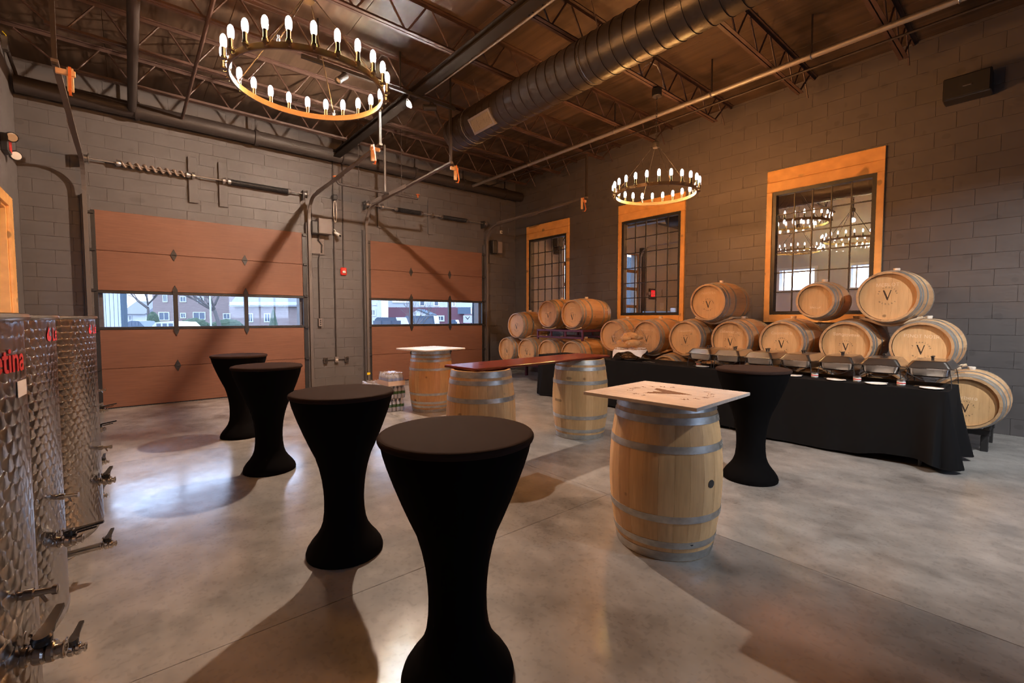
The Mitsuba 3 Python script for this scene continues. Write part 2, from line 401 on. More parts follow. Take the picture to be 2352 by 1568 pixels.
for h in holes_r: poly = poly.difference(sg.box(h[0], h[2], h[1], h[3]))
MR = basis((XR + 0.01, 0, 0), (0, 1, 0), (0, 0, 1), (1, 0, 0))
body(wr, wall_core(poly, MR, 0.18), 'wall_paint')
MRb = basis((XR + 0.01, 0, 0), (0, -1, 0), (0, 0, 1), (-1, 0, 0))
lay_blocks(wr, MRb, -YB, 1.2, ZC, [(-h[1], -h[0], h[2], h[3]) for h in holes_r], phase=0.1)
part(wr, 'plaster', xf(prism(poly, 0.012), basis((XR + 0.19, 0, 0), (0, 1, 0), (0, 0, 1), (1, 0, 0))), 'plaster', label='pale plaster on the side of the next room')
wl = struct('wall_left', 'painted concrete block wall beside the tanks')
poly = sg.box(YF - 0.2, 0, YB + 0.1, ZC + 0.1).difference(sg.box(6.9, 0.0, 8.72, 2.93))
body(wl, xf(prism(poly, 0.2), basis((XL - 0.2, 0, 0), (0, 1, 0), (0, 0, 1), (1, 0, 0))), 'wall_paint')
wf = struct('wall_front', 'wall behind the camera')
poly = sg.box(XL - 0.2, 0, XFAR + 0.2, ZC + 0.1).difference(sg.box(3.42, 0.9, 6.04, 3.1))
body(wf, xf(prism(poly, 0.2), basis((0, YF, 0), (1, 0, 0), (0, 0, 1), (0, -1, 0))), 'wall_paint')
wfw = struct('window_6', 'wide window behind the camera')
body(wfw, cat([bx(3.42, 6.04, YF - 0.14, YF - 0.06, z, z + 0.06) for z in (0.9, 3.04)] + [bx(x, x + 0.06, YF - 0.14, YF - 0.06, 0.9, 3.1) for x in (3.42, 4.06, 4.70, 5.34, 5.98)]), 'black_metal')
for x in (3.48, 4.12, 4.76, 5.40): part(wfw, 'pane', (np.array([[x, YF - 0.1, 0.96], [x + 0.58, YF - 0.1, 0.96], [x + 0.58, YF - 0.1, 3.04], [x, YF - 0.1, 3.04]]), np.array([[0, 1, 2, 3]])), 'pane_glass')
wx = struct('wall_far', 'far pale wall of the next room')
FW = [(5.70, 4.73, 2.30, 2.93), (3.82, 2.90, 2.30, 2.93)]
poly = sg.box(YF - 0.2, 0, YB + 0.1, ZC + 0.1)
for (b, a, lo, hi) in FW: poly = poly.difference(sg.box(a, lo, b, hi))
body(wx, xf(prism(poly, 0.2), basis((XFAR, 0, 0), (0, 1, 0), (0, 0, 1), (1, 0, 0))), 'plaster')

# ------------------------------------------------------------------ windows in the right wall and the far wall
for wi, (a, b) in enumerate(WINS):
    w = struct(f'window_{wi + 1}', ['pine-framed window nearest the back wall', 'pine-framed window in the middle of the wall', 'largest-looking pine-framed window, nearest the camera'][wi])
    x0, x1 = XR - 0.028, XR + 0.008
    g0, g1, gz0, gz1 = a + 0.085, b - 0.085, WZ0 + 0.125, WZ1 - 0.345
    part(w, 'casing_board', bx(x0, x1, a, b, WZ1 - 0.185, WZ1, 0.003), 'stained_pine', label='upper header board')
    part(w, 'casing_board', bx(x0, x1, a, b, WZ1 - 0.347, WZ1 - 0.188, 0.003), 'stained_pine', label='lower header board')
    part(w, 'casing_board', bx(x0, x1, a, g0, WZ0, WZ1 - 0.350, 0.003), 'stained_pine', label='side board')
    part(w, 'casing_board', bx(x0, x1, g1, b, WZ0, WZ1 - 0.350, 0.003), 'stained_pine', label='side board')
    part(w, 'casing_board', bx(x0, x1, g0 + 0.002, g1 - 0.002, WZ0, gz0, 0.003), 'stained_pine', label='sill board')
    s = 0.055
    sx0, sx1 = XR - 0.012, XR + 0.10
    part(w, 'sash', cat([bx(sx0, sx1, g0, g1, gz0, gz0 + s), bx(sx0, sx1, g0, g1, gz1 - s, gz1), bx(sx0, sx1, g0, g0 + s, gz0 + s, gz1 - s), bx(sx0, sx1, g1 - s, g1, gz0 + s, gz1 - s)]), 'black_metal', label='black metal sash')
    h0, h1, v0, v1 = g0 + s, g1 - s, gz0 + s, gz1 - s
    cw, rh = (h1 - h0) / 5, (v1 - v0) / 6
    px = XR + 0.05
    bars_v, bars_h = P(bx(px - 0.012, px + 0.012, -0.008, 0.008, v0, v1), 'black_metal'), P(bx(px - 0.011, px + 0.011, h0, h1, -0.008, 0.008), 'black_metal')
    for i in range(1, 5): part(w, 'muntin', bars_v, M=tr(0, h0 + i * cw, 0))
    for j in range(1, 6): part(w, 'muntin', bars_h, M=tr(0, 0, v0 + j * rh))
    pane = P(bx(px - 0.0005, px + 0.0005, 0.004, cw - 0.004, 0.004, rh - 0.004), 'pane_glass')
    pane = P((np.array([[px, 0.004, 0.004], [px, cw - 0.004, 0.004], [px, cw - 0.004, rh - 0.004], [px, 0.004, rh - 0.004]]), np.array([[0, 1, 2, 3]])), 'pane_glass')
    for i in range(5):
        for j in range(6): part(w, 'pane', pane, M=tr(0, h0 + i * cw, v0 + j * rh))
for k, (b, a, lo, hi) in enumerate(FW):
    w = struct(f'window_{k + 4}', ['high window in the far wall, seen through the nearest framed window on the left', 'high window in the far wall, seen through the nearest framed window on the right'][k])
    body(w, cat([bx(XFAR - 0.03, XFAR + 0.06, a - 0.07, b + 0.07, lo - 0.07, lo), bx(XFAR - 0.03, XFAR + 0.06, a - 0.07, b + 0.07, hi, hi + 0.07), bx(XFAR - 0.03, XFAR + 0.06, a - 0.07, a, lo, hi), bx(XFAR - 0.03, XFAR + 0.06, b, b + 0.07, lo, hi), bx(XFAR, XFAR + 0.05, b - 0.14, b - 0.11, lo, hi)]), 'white_plastic')
    part(w, 'pane', (np.array([[XFAR + 0.03, a, lo], [XFAR + 0.03, b, lo], [XFAR + 0.03, b, hi], [XFAR + 0.03, a, hi]]), np.array([[0, 1, 2, 3]])), 'pane_glass')

# ------------------------------------------------------------------ overhead doors
def diamond(w, h, cut=1.0):
    return [(-w, 0), (0, -h), (w, 0), (0, h)]
def xz(pts, y0, y1):   # polygon in xz made into a solid between two y planes
    return xf(prism(sg.Polygon(pts), y1 - y0), basis((0, y1, 0), (1, 0, 0), (0, 0, 1), (0, -1, 0)))
SEC = 0.616
def track_path(x, end, zend, z0=0.06):
    y = YB - 0.14; R = 0.40; zt = zend - 0.09
    pts = [(x, y, z0), (x, y, 1.2), (x, y, zt - R)]
    for a in np.linspace(0, PI / 2, 9)[1:]: pts.append((x, y - R + R * math.cos(a), zt - R + R * math.sin(a)))
    pts.append((x, (y - R + end) / 2, (zt + zend) / 2)); pts.append((x, end, zend))
    return pts
def overhead_door(n, X0, X1, stiles, label):
    d = struct(f'door_{n}', label)
    y0, y1 = YB - 0.085, YB - 0.035
    for k in (0, 1, 3, 4):
        part(d, 'panel', bx(X0, X1, y0, y1, 0.012 + k * SEC + 0.002, 0.012 + (k + 1) * SEC - 0.002, 0.004), 'door_panel', label='brown wood-grained panel')
    z0, z1 = 0.012 + 2 * SEC, 0.012 + 3 * SEC
    part(d, 'rail', bx(X0, X1, y0 - 0.006, y1, z0, z0 + 0.045, 0.003), 'black_metal')
    part(d, 'rail', bx(X0, X1, y0 - 0.006, y1, z1 - 0.045, z1, 0.003), 'black_metal')
    edges = [X0 - 0.0] + list(stiles) + [X1]
    part(d, 'end_stile', bx(X0 - 0.075, X0 + 0.012, y0 - 0.012, y1 - 0.01, 0.012, 5 * SEC, 0.003), 'black_metal')
    part(d, 'end_stile', bx(X1 - 0.012, X1 + 0.075, y0 - 0.012, y1 - 0.01, 0.012, 5 * SEC, 0.003), 'black_metal')
    st = P(cat([bx(-0.032, 0.032, y0 - 0.016, y1, z0 - 0.005, z1 + 0.005, 0.002), xz([(-0.036, z1), (0.036, z1), (0.036, z1 + 0.03), (0, z1 + 0.115), (-0.036, z1 + 0.03)], y0 - 0.02, y0), xz([(-0.036, z0), (-0.036, z0 - 0.03), (0, z0 - 0.115), (0.036, z0 - 0.03), (0.036, z0)], y0 - 0.02, y0)]), 'black_metal')
    hg = P(cat([xz(diamond(0.046, 0.10), y0 - 0.012, y0), xf(tube([(-0.03, y0 - 0.014, 0), (0.03, y0 - 0.014, 0)], 0.008, 8), np.eye(4))]), 'black_metal')
    for x in stiles:
        part(d, 'stile', st, M=tr(x, 0, 0))
        part(d, 'hinge', hg, M=tr(x, 0, 0.012 + 4 * SEC)); part(d, 'hinge', hg, M=tr(x, 0, 0.012 + SEC))
    for i in range(3):
        a, b = edges[i] + (0.03 if i else 0.0), edges[i + 1] - (0.03 if i < 2 else 0.0)
        y = YB - 0.06
        part(d, 'pane', (np.array([[a, y, z0 + 0.04], [b, y, z0 + 0.04], [b, y, z1 - 0.04], [a, y, z1 - 0.04]]), np.array([[0, 1, 2, 3]])), 'pane_glass')
    for k in (1, 2, 3, 4): part(d, 'seam_strip', bx(X0, X1, y1, y1 + 0.008, 0.012 + k * SEC - 0.03, 0.012 + k * SEC + 0.03), 'black_metal')
    part(d, 'bottom_seal', bx(X0, X1, y0 - 0.005, y1, 0.0, 0.013), 'black_plastic')
    er = P(cat([bx(-0.02, 0.05, y0 - 0.045, y0, -0.018, 0.018, 0.003)]), 'black_metal')
    for k in range(6):
        for (x, s) in ((X0 - 0.05, 1), (X1 + 0.02, -1)): part(d, 'roller_bracket', er, M=tr(x, 0, 0.012 + k * SEC if k < 5 else 5 * SEC - 0.04))
    for (x, s) in ((X0 - 0.09, -1), (X1 + 0.115, 1)):
        zend = 3.84
        t = part(d, 'track', strip(track_path(x, 6.12, zend), 0.052, 0.03, up=(1, 0, 0)), 'painted_track', label='steel track running up the jamb and back under the joists')
        part(t, 'jamb_angle', bx(x - 0.05, x + 0.05, YB - 0.10, YB, 0.0, 3.3, 0.003), 'wall_paint')
        pl = [(x + s * 0.03, YB - 0.5, 3.80), (x + s * 0.03, 7.6, 3.80)]
        part(t, 'stiffener', strip(pl, 0.006, 0.07, up=(1, 0, 0)), 'grey_box')
        zt = 4.70 if n == 2 or s > 0 else 4.70
        hgr = part(t, 'hanger', bx(x - 0.018, x + 0.018, 6.13, 6.166, zend - 0.03, 4.70), 'dark_paint', label='punched angle hanging the track from a joist')
        for q in range(14): pass
        part(t, 'bumper', cat([bx(x - s * 0.10 - 0.025, x - s * 0.10 + 0.025, 6.16, 6.185, zend - 0.24, zend - 0.02, 0.004)]), 'raw_timber', label='timber stop block at the end of the track')
        part(t, 'bumper_spring', strip([(x - s * 0.10, 6.14, zend - 0.02), (x - s * 0.10, 6.10, zend - 0.14), (x - s * 0.10, 6.07, zend - 0.26), (x - s * 0.10, 6.10, zend - 0.30), (x - s * 0.10, 6.15, zend - 0.28)], 0.022, 0.006, up=(1, 0, 0)), 'orange_metal', label='bent orange leaf spring')
        part(t, 'bracket', bx(min(x, x - s * 0.14), max(x, x - s * 0.14), 6.14, 6.17, zend - 0.10, zend - 0.05, 0.003), 'raw_timber')
    return d
dr1 = overhead_door(1, *D1, [0.60, 1.64], 'left brown overhead door with a row of three panes')
dr2 = overhead_door(2, *D2, [4.965, 6.0], 'right brown overhead door with a row of three panes')

def helix(x0, x1, R, r, turns, n=16):
    t = np.linspace(0, turns * 2 * PI, int(turns * n)); X = np.linspace(x0, x1, len(t))
    return tube(np.stack([X, R * np.cos(t), R * np.sin(t)], 1), r, 6)
def spring_set(n, X0, X1, label, mounts, springs):
    g = thing('torsion_spring_shaft', label, 'spring shaft')
    O = tr(0, YB - 0.11, 3.84)
    part(g, 'shaft', tube([(X0 - 0.12, 0, 0), (X1 + 0.12, 0, 0)], 0.0125, 10), 'track_steel', O, 35)
    for x in (X0 - 0.06, X1 + 0.06):
        part(g, 'cable_drum', xf(lathe([(0, -0.035), (0.05, -0.035), (0.065, -0.028), (0.05, -0.02), (0.05, 0.02), (0.075, 0.03), (0.075, 0.038), (0, 0.038)], 20), rot('y', 90)), 'stainless_soft', O @ tr(x, 0, 0), 35)
        part(g, 'end_bracket', bx(x - 0.05, x - 0.035, -0.06, 0.10, -0.12, 0.06, 0.003), 'black_metal', O)
    for i, x in enumerate(mounts):
        part(g, 'mount_plate', bx(x - 0.065, x + 0.065, 0.075, 0.098, -0.44, 0.33, 0.003), 'wall_paint', O, label='painted timber pad on the wall')
        part(g, 'bearing', cat([xf(lathe([(0.018, -0.02), (0.05, -0.02), (0.05, 0.02), (0.018, 0.02)], 16, True), rot('y', 90)), bx(-0.012, 0.012, 0, 0.08, -0.05, 0.05)]), 'stainless_soft', O @ tr(x, 0, 0), 35)
    for (a, b, m, pitch, lab) in springs:
        part(g, 'spring', helix(a, b, 0.034 if pitch > 0.03 else 0.038, 0.017 if pitch > 0.03 else 0.0062, (b - a) / pitch, 12), m, O, 50, label=lab)
        for x in (a, b): part(g, 'spring_cone', xf(lathe([(0, -0.03), (0.05, -0.03), (0.05, 0.0), (0.035, 0.03), (0, 0.03)], 14), rot('y', 90)), 'stainless_soft', O @ tr(x, 0, 0), 35)
spring_set(1, *D1, 'long spring shaft above the left overhead door, with one pale and one black spring', [0.91, 1.35], [(-0.05, 0.84, 'spring_tan', 0.095, 'pale open-wound spring'), (1.44, 2.42, 'black_plastic', 0.0135, 'black tight-wound spring')])
spring_set(2, *D2, 'spring shaft above the right overhead door, with two black springs', [4.28, 5.52], [(4.62, 5.24, 'black_plastic', 0.0135, None), (5.78, 6.50, 'black_plastic', 0.0135, None)])

# ------------------------------------------------------------------ roof joists
CHZ = 4.70
JY = [8.544, 7.383, 6.15, 4.926, 3.789, 2.529, 1.366, 0.15]
ORD = ['nearest the back wall', 'second from the back wall', 'third from the back wall, carrying the door tracks', 'fourth from the back wall', 'fifth from the back wall, carrying both chandeliers', 'sixth from the back wall', 'seventh from the back wall', 'eighth from the back wall, high over the camera']
web_up = P(tube([(0, 0, 0.03), (0.25, 0, ZC - CHZ - 0.03)], 0.0115, 6), 'primed_steel', 40)
web_dn = P(tube([(0, 0, ZC - CHZ - 0.03), (0.25, 0, 0.03)], 0.0115, 6), 'primed_steel', 40)
chord = P(cat([bx(-0.62, 7.62, -0.045, -0.006, 0, 0.006), bx(-0.62, 7.62, 0.006, 0.045, 0, 0.006), bx(-0.62, 7.62, -0.012, -0.006, 0.006, 0.045), bx(-0.62, 7.62, 0.006, 0.012, 0.006, 0.045)]), 'primed_steel')
topc = P(cat([bx(XL, XR, -0.045, 0.045, ZC - CHZ - 0.012, ZC - CHZ - 0.001), bx(XL, XR, -0.01, 0.01, ZC - CHZ - 0.05, ZC - CHZ - 0.012)]), 'primed_steel')
endb = P(tube([(7.58, 0, 0.02), (7.95, 0, ZC - CHZ - 0.06)], 0.013, 6), 'primed_steel', 40)
endl = P(tube([(-0.58, 0, 0.02), (-1.0, 0, ZC - CHZ - 0.06)], 0.013, 6), 'primed_steel', 40)
for i, y in enumerate(JY):
    j = thing('roof_joist', f'open-web steel roof joist, {ORD[i]}', 'roof joist', 'roof joists')
    O = tr(0, y, CHZ)
    part(j, 'bottom_chord', chord, M=O); part(j, 'top_chord', topc, M=O)
    part(j, 'web_bar', endb, M=O); part(j, 'web_bar', endl, M=O)
    x = -0.44
    while x < 7.5:
        part(j, 'web_bar', web_up, M=O @ tr(x, 0, 0)); part(j, 'web_bar', web_dn, M=O @ tr(x + 0.32, 0, 0)); x += 0.6

# ------------------------------------------------------------------ pipes and beams overhead
def pipe(name, label, pts, r, m='dark_paint', cate='pipe', sides=12, group=None): return solo(name, label, cate, tube(pts, r, sides), m, smooth=40, group=group)
pp = thing('main_pipe', 'thick dark pipe running the length of the back wall under the joists', 'pipe')
part(pp, 'run', tube([(XL + 0.05, YB - 0.25, 4.66), (XR - 0.02, YB - 0.25, 4.66)], 0.115, 20), 'dark_paint', smooth=40)
for x in (0.2, 1.85, 3.4, 5.0, 6.3, 7.6):
    part(pp, 'collar', xf(lathe([(0.115, -0.03), (0.135, -0.03), (0.135, 0.03), (0.115, 0.03)], 20), rot('y', 90)), 'dark_paint', tr(x, YB - 0.25, 4.66), 35)
    part(pp, 'hanger', bx(x - 0.012, x + 0.012, YB - 0.262, YB - 0.238, 4.77, ZC - 0.0), 'dark_paint')
solo('steel_beam', 'dark steel beam crossing under the joists between the near chandelier and the duct', 'beam', cat([bx(3.17, 3.31, YF + 0.05, YB - 0.15, 4.60, 4.612), bx(3.17, 3.31, YF + 0.05, YB - 0.15, 4.685, 4.697), bx(3.232, 3.248, YF + 0.05, YB - 0.15, 4.612, 4.685)]), 'matt_black')
pipe('conduit', 'thin conduit running beside the overhead beam, bending at the lit spotlight', [(3.40, YF + 0.1, 4.64), (3.39, 0, 4.64), (3.39, 4.0, 4.64), (3.37, 5.7, 4.64), (3.345, 5.92, 4.63)], 0.014, 'track_steel')
pipe('branch_pipe', 'black pipe running overhead from the back-wall pipe, left of the near chandelier', [(0.135, YF + 0.1, 4.63), (0.135, 2.0, 4.63), (0.135, YB - 0.38, 4.63)], 0.055)
pipe('bridging_bar', 'thin steel bridging bar under the joists behind the near chandelier', [(0.76, YF + 0.1, 4.66), (0.76, YB - 0.38, 4.66)], 0.022, 'primed_steel')
sp = thing('sprinkler_pipe', 'long sprinkler pipe under the joists, right of the duct', 'pipe')
part(sp, 'run', tube([(6.50, YF + 0.1, 4.63), (6.50, YB - 0.38, 4.63)], 0.035, 14), 'track_steel', smooth=40)
for y in (0.75, 2.05, 3.3, 5.0, 7.2):
    part(sp, 'hanger', cat([bx(6.49, 6.51, y - 0.01, y + 0.01, 4.66, ZC), mv(ring(0.042, 0.006, 16, 6), 0, 0, 0)]) if False else bx(6.492, 6.508, y - 0.008, y + 0.008, 4.66, ZC), 'dark_paint')
    part(sp, 'clamp', xf(ring(0.039, 0.006, 20, 6), basis((6.5, y, 4.63), (1, 0, 0), (0, 0, 1), (0, 1, 0))), 'stainless_soft', smooth=40)
pipe('thin_conduit', 'thin dark conduit on the joists beside the sprinkler pipe', [(6.95, YF + 0.1, 4.69), (6.95, YB - 0.38, 4.69)], 0.016)
sd = thing('sprinkler_drop', 'white drop pipe with a level arm and two sprinkler heads between the doors', 'sprinkler')
SY = 8.3
part(sd, 'drop', tube([(3.81, SY, 3.83), (3.81, SY, ZC - 0.42)], 0.021, 10), 'track_steel', smooth=40)
part(sd, 'arm', tube([(2.90, SY, 3.86), (2.93, SY, 3.82), (2.99, SY, 3.81), (3.8, SY, 3.81), (4.5, SY, 3.81)], 0.021, 10), 'dark_paint', smooth=40)
for x, z in ((2.87, 3.90), (4.50, 3.86)):
    part(sd, 'sprinkler_head', cat([mv(ring(0.034, 0.008, 16, 6), 0, 0, 0.03), lathe([(0, -0.03), (0.016, -0.03), (0.016, 0.02), (0.03, 0.04), (0, 0.045)], 12)]), 'orange_metal', tr(x, SY, z), 40, label='orange-guarded sprinkler head')
for x in (3.30, 4.15): part(sd, 'hanger_rod', tube([(x, SY, 3.82), (x, SY, ZC)], 0.006, 6), 'dark_paint')

# ------------------------------------------------------------------ spiral duct
DX, DZ, DR, DE = 4.19, 4.40, 0.257, 6.42
du = thing('spiral_duct', 'large black spiral air duct hanging across the ceiling', 'air duct')
MD = basis((DX, DE, DZ), (1, 0, 0), (0, 0, 1), (0, -1, 0))
part(du, 'shell', lathe([(0, 0.0), (DR - 0.03, 0), (DR - 0.008, 0.006), (DR, 0.02), (DR, 3.0), (DR, 7.5), (DR, DE - YF)], 64), 'duct_paint', MD, 30)
seam = P(lathe([(DR - 0.002, -0.005), (DR + 0.006, -0.003), (DR + 0.006, 0.003), (DR - 0.002, 0.005)], 64), 'duct_paint', 35)
for k in range(44): part(du, 'seam', seam, M=MD @ tr(0, 0, 0.10 + k * 0.16))
ca = math.atan2(4.40 - 1.43, 4.19)
for y in (0.9, 3.55, 5.9):
    part(du, 'hanger_cable', tube([(DX + 0.24, y, DZ + 0.02), (DX + 0.18, y, DZ + 0.2), (DX + 0.02, y + 0.05, ZC)], 0.004, 5), 'stainless_soft')
    part(du, 'hanger_cable', tube([(DX - 0.262 * math.cos(t), y, DZ - 0.262 * math.sin(t)) for t in np.linspace(-0.9, PI + 0.2, 16)] + [(DX + 0.25, y, DZ + 0.1)], 0.0035, 5), 'stainless_soft')
nrm = np.array([-math.cos(ca), 0, -math.sin(ca)]); alng = np.array([0, -1, 0.0]); upv = np.cross(nrm, alng)
GO = np.array([DX, 5.42, DZ]) + nrm * (DR + 0.004)
MG = basis(GO, alng, upv, nrm)
gr = part(du, 'air_grille', cat([bx(-0.25, 0.25, 0.085, 0.115, -0.05, 0.016, 0.002), bx(-0.25, 0.25, -0.115, -0.085, -0.05, 0.016, 0.002), bx(-0.25, -0.22, -0.085, 0.085, -0.05, 0.016, 0.002), bx(0.22, 0.25, -0.085, 0.085, -0.05, 0.016, 0.002)]), 'track_steel', MG, label='metal grille in the side of the duct')
slat = P(bx(-0.0055, 0.0055, -0.085, 0.085, -0.012, 0.012), 'track_steel')
for k in range(17): part(gr, 'slat', slat, M=MG @ tr(-0.205 + k * 0.0256, 0, 0) @ rot('y', 25))
cross = P(bx(-0.22, 0.22, -0.003, 0.003, -0.018, -0.012), 'track_steel')
for k in range(5): part(gr, 'cross_bar', cross, M=MG @ tr(0, -0.06 + k * 0.03, 0))

# ------------------------------------------------------------------ chandeliers
bulb_mesh = lathe([(0.0001, 0.0), (0.013, 0.0), (0.0205, 0.018), (0.023, 0.04), (0.022, 0.066), (0.016, 0.086), (0.007, 0.097), (0.0001, 0.10)], 12)
bulb_far = lathe([(0.0001, 0.0), (0.0165, 0.018), (0.018, 0.05), (0.0001, 0.09)], 7)
def glow(mesh, k=1.0, w=1.0):
    d = P(mesh, 'white_plastic', True)
    d['emitter'] = {'type': 'area', 'radiance': rgb(*(k * c for c in BULB)), 'sampling_weight': w}
    return d
BG, BGF = glow(bulb_mesh), glow(bulb_far, 1.0, 0.12)
sleeve = P(lathe([(0, 0.0), (0.021, 0.0), (0.021, 0.012), (0.0145, 0.016), (0.0145, 0.078), (0.0, 0.078)], 14), 'dark_gloss' if False else 'black_plastic', 30)
CR = 0.560
ring_mesh = P(lathe([(CR - 0.006, 0), (CR + 0.006, 0), (CR + 0.006, 0.046), (CR - 0.006, 0.046)], 96, True), 'bronze', 30)
RB = CR + 0.030
holder = P(cat([strip([(-0.029, 0, 0.02), (-0.012, 0, 0.008), (0.0, 0, 0.008), (0.0, 0, 0.030)], 0.014, 0.004, up=(0, 1, 0)), lathe([(0, 0.028), (0.020, 0.028), (0.022, 0.036), (0, 0.036)], 14)]), 'bronze', 30)
def chandelier(x, y, z, label, bulb, detail=True, top=CHZ, phase=1.0):
    c = thing('chandelier', label, 'chandelier')
    O = tr(x, y, z)
    part(c, 'ring', ring_mesh, M=O, label='black metal ring')
    hub = 0.70
    part(c, 'hub', lathe([(0, hub - 0.02), (0.045, hub - 0.02), (0.05, hub), (0.05, hub + 0.05), (0.03, hub + 0.07), (0, hub + 0.07)], 18), 'black_metal', O, 35)
    for k in range(4):
        a = math.radians(45 + 90 * k + 8); e = np.array([math.cos(a), math.sin(a), 0])
        part(c, 'rod', tube([e * 0.045 + [0, 0, hub], e * (CR - 0.01) + [0, 0, 0.06]], 0.0042, 6), 'black_metal', O)
        part(c, 'rod_clip', mv(lathe([(0, -0.02), (0.009, -0.02), (0.013, 0.0), (0.006, 0.014), (0.009, 0.03), (0, 0.034)], 8), e[0] * (CR - 0.005), e[1] * (CR - 0.005), 0.06), 'stainless_soft', O, 40)
    links = []
    L = top - z - hub - 0.07 - 0.12
    nl = int(L / 0.034)
    for k in range(nl):
        m = ring(0.012, 0.0026, 12, 5); m = (m[0] * [1, 1.7, 1], m[1])
        m = xf(m, basis((0, 0, hub + 0.07 + (k + 0.5) * L / nl), (1, 0, 0), (0, 0, 1), (0, -1, 0)) if k % 2 else basis((0, 0, hub + 0.07 + (k + 0.5) * L / nl), (0, 1, 0), (0, 0, 1), (1, 0, 0)))
        links.append(m)
    if links: part(c, 'chain', cat(links), 'black_metal', O, 50)
    part(c, 'junction_box', lathe([(0, top - z - 0.125), (0.06, top - z - 0.125), (0.068, top - z - 0.115), (0.068, top - z - 0.02), (0.05, top - z), (0, top - z)], 18), 'black_metal', O, 35)
    for k in range(24):
        a = math.radians(15 * k + phase); X, Y = RB * math.cos(a), RB * math.sin(a); part(c, 'holder', holder, M=O @ tr(X, Y, 0) @ rot('z', 15 * k + phase))
        part(c, 'candle_sleeve', sleeve, M=O @ tr(X, Y, 0.034)); part(c, 'bulb', bulb, M=O @ tr(X, Y, 0.104))
    return c
chandelier(1.165, 3.885, 3.24, 'larger-looking ring chandelier with glowing bulbs over the tall black tables', BG, phase=1.0)
chandelier(5.865, 3.78, 3.185, 'ring chandelier with glowing bulbs in front of the middle pine-framed window', BG, phase=7.0)
for (x, y, lab) in ((9.95, 3.33, 'ring chandelier in the next room, topmost of those seen through the nearest window'), (14.1, 4.62, 'ring chandelier in the next room, low on the left of the nearest window'), (13.0, 3.14, 'ring chandelier in the next room, on the right of the nearest window')):
    chandelier(x, y, 3.22, lab, BGF, phase=3.0, top=ZC)
wire = pipe('loose_cable', 'white and yellow cable looping up from the joist above the far chandelier', [(5.42, 3.789, 4.76), (5.55, 3.82, 4.80), (5.66, 3.85, 4.95), (5.78, 3.84, 5.05), (5.93, 3.83, 5.05), (6.04, 3.81, 4.93), (6.06, 3.80, 4.80), (6.0, 3.79, 4.72)], 0.006, 'white_plastic', 'cable', 6)

# ------------------------------------------------------------------ spotlight rail
lr = thing('lighting_rail', 'black lighting rail under the joists, running from inside the chandelier ring to the duct', 'light rail')
RY, RZ = 6.0, 4.6
part(lr, 'rail', bx(1.70, 3.90, RY - 0.02, RY + 0.02, RZ - 0.02, RZ + 0.025, 0.003), 'black_metal')
for x in (1.9, 3.0, 3.82): part(lr, 'support', bx(x - 0.01, x + 0.01, RY - 0.01, RY + 0.01, RZ + 0.025, ZC), 'black_metal')
part(lr, 'brace', bar((3.50, RY, RZ - 0.02), (3.70, RY + 0.05, 4.30), 0.03), 'dark_paint')
def spot(name, label, x, aim, lit=None, z=RZ, y=RY):
    s = thing(name, label, 'spotlight')
    top = np.array([x, y, z - 0.02]); aim = np.asarray(aim, float); aim /= np.linalg.norm(aim)
    piv = top - [0, 0, 0.08]
    part(s, 'stem', tube([top, piv], 0.008, 8), 'black_metal')
    a, b, d = frame_of(aim); M = basis(piv, a, b, d)
    part(s, 'head', lathe([(0, -0.09), (0.036, -0.09), (0.042, -0.08), (0.042, 0.10), (0.037, 0.10), (0.037, 0.06), (0, 0.06)], 20), 'black_metal', M, 35)
    e = part(s, 'lens', lathe([(0, 0.085), (0.02, 0.083), (0.035, 0.075), (0.035, 0.065), (0, 0.065)], 16), 'white_plastic', M, 40)
    if lit: scene[e]['emitter'] = {'type': 'area', 'radiance': rgb(*lit), 'sampling_weight': 12.0}
    return piv, aim
spot('spotlight', 'small spotlight on the rail seen through the chandelier ring, aimed down to the left', 2.19, (-0.62, -0.25, -0.62), (9, 7.5, 6))
spot('spotlight', 'dark spotlight head on the rail just right of the lit lamp', 3.47, (-0.9, 0.35, -0.12))
ls = thing('spot_lamp', 'glaring bare white lamp on the rail between the chandelier and the duct', 'lamp')
part(ls, 'stem', tube([(3.13, RY, RZ - 0.02), (3.13, RY, RZ - 0.10)], 0.008, 8), 'black_metal')
part(ls, 'socket', lathe([(0, 0), (0.03, 0), (0.036, 0.02), (0.03, 0.05), (0, 0.05)], 14), 'black_metal', tr(3.13, RY, RZ - 0.12), 35)
shade_ax = np.array([-0.80, 0.15, -0.58]); shade_ax /= np.linalg.norm(shade_ax)
part(ls, 'shade', lathe([(0.062 * math.sin(t), -0.062 * math.cos(t)) for t in np.linspace(0.02, PI / 2, 9)] + [(0.066 * math.sin(t), -0.066 * math.cos(t)) for t in np.linspace(PI / 2, 0.02, 9)], 28), 'matt_black', basis((3.13, RY, RZ - 0.145), *frame_of(shade_ax)), 40, label='small black bowl shade')
gl = part(ls, 'bulb', lathe([(0.0001, -0.05), (0.02, -0.047), (0.036, -0.03), (0.04, -0.01), (0.03, 0.02), (0.02, 0.04), (0.0001, 0.04)], 16), 'white_plastic', tr(3.13, RY, RZ - 0.14), True)
scene[gl]['emitter'] = {'type': 'area', 'radiance': rgb(*SPOT_BACK), 'sampling_weight': 22.0}
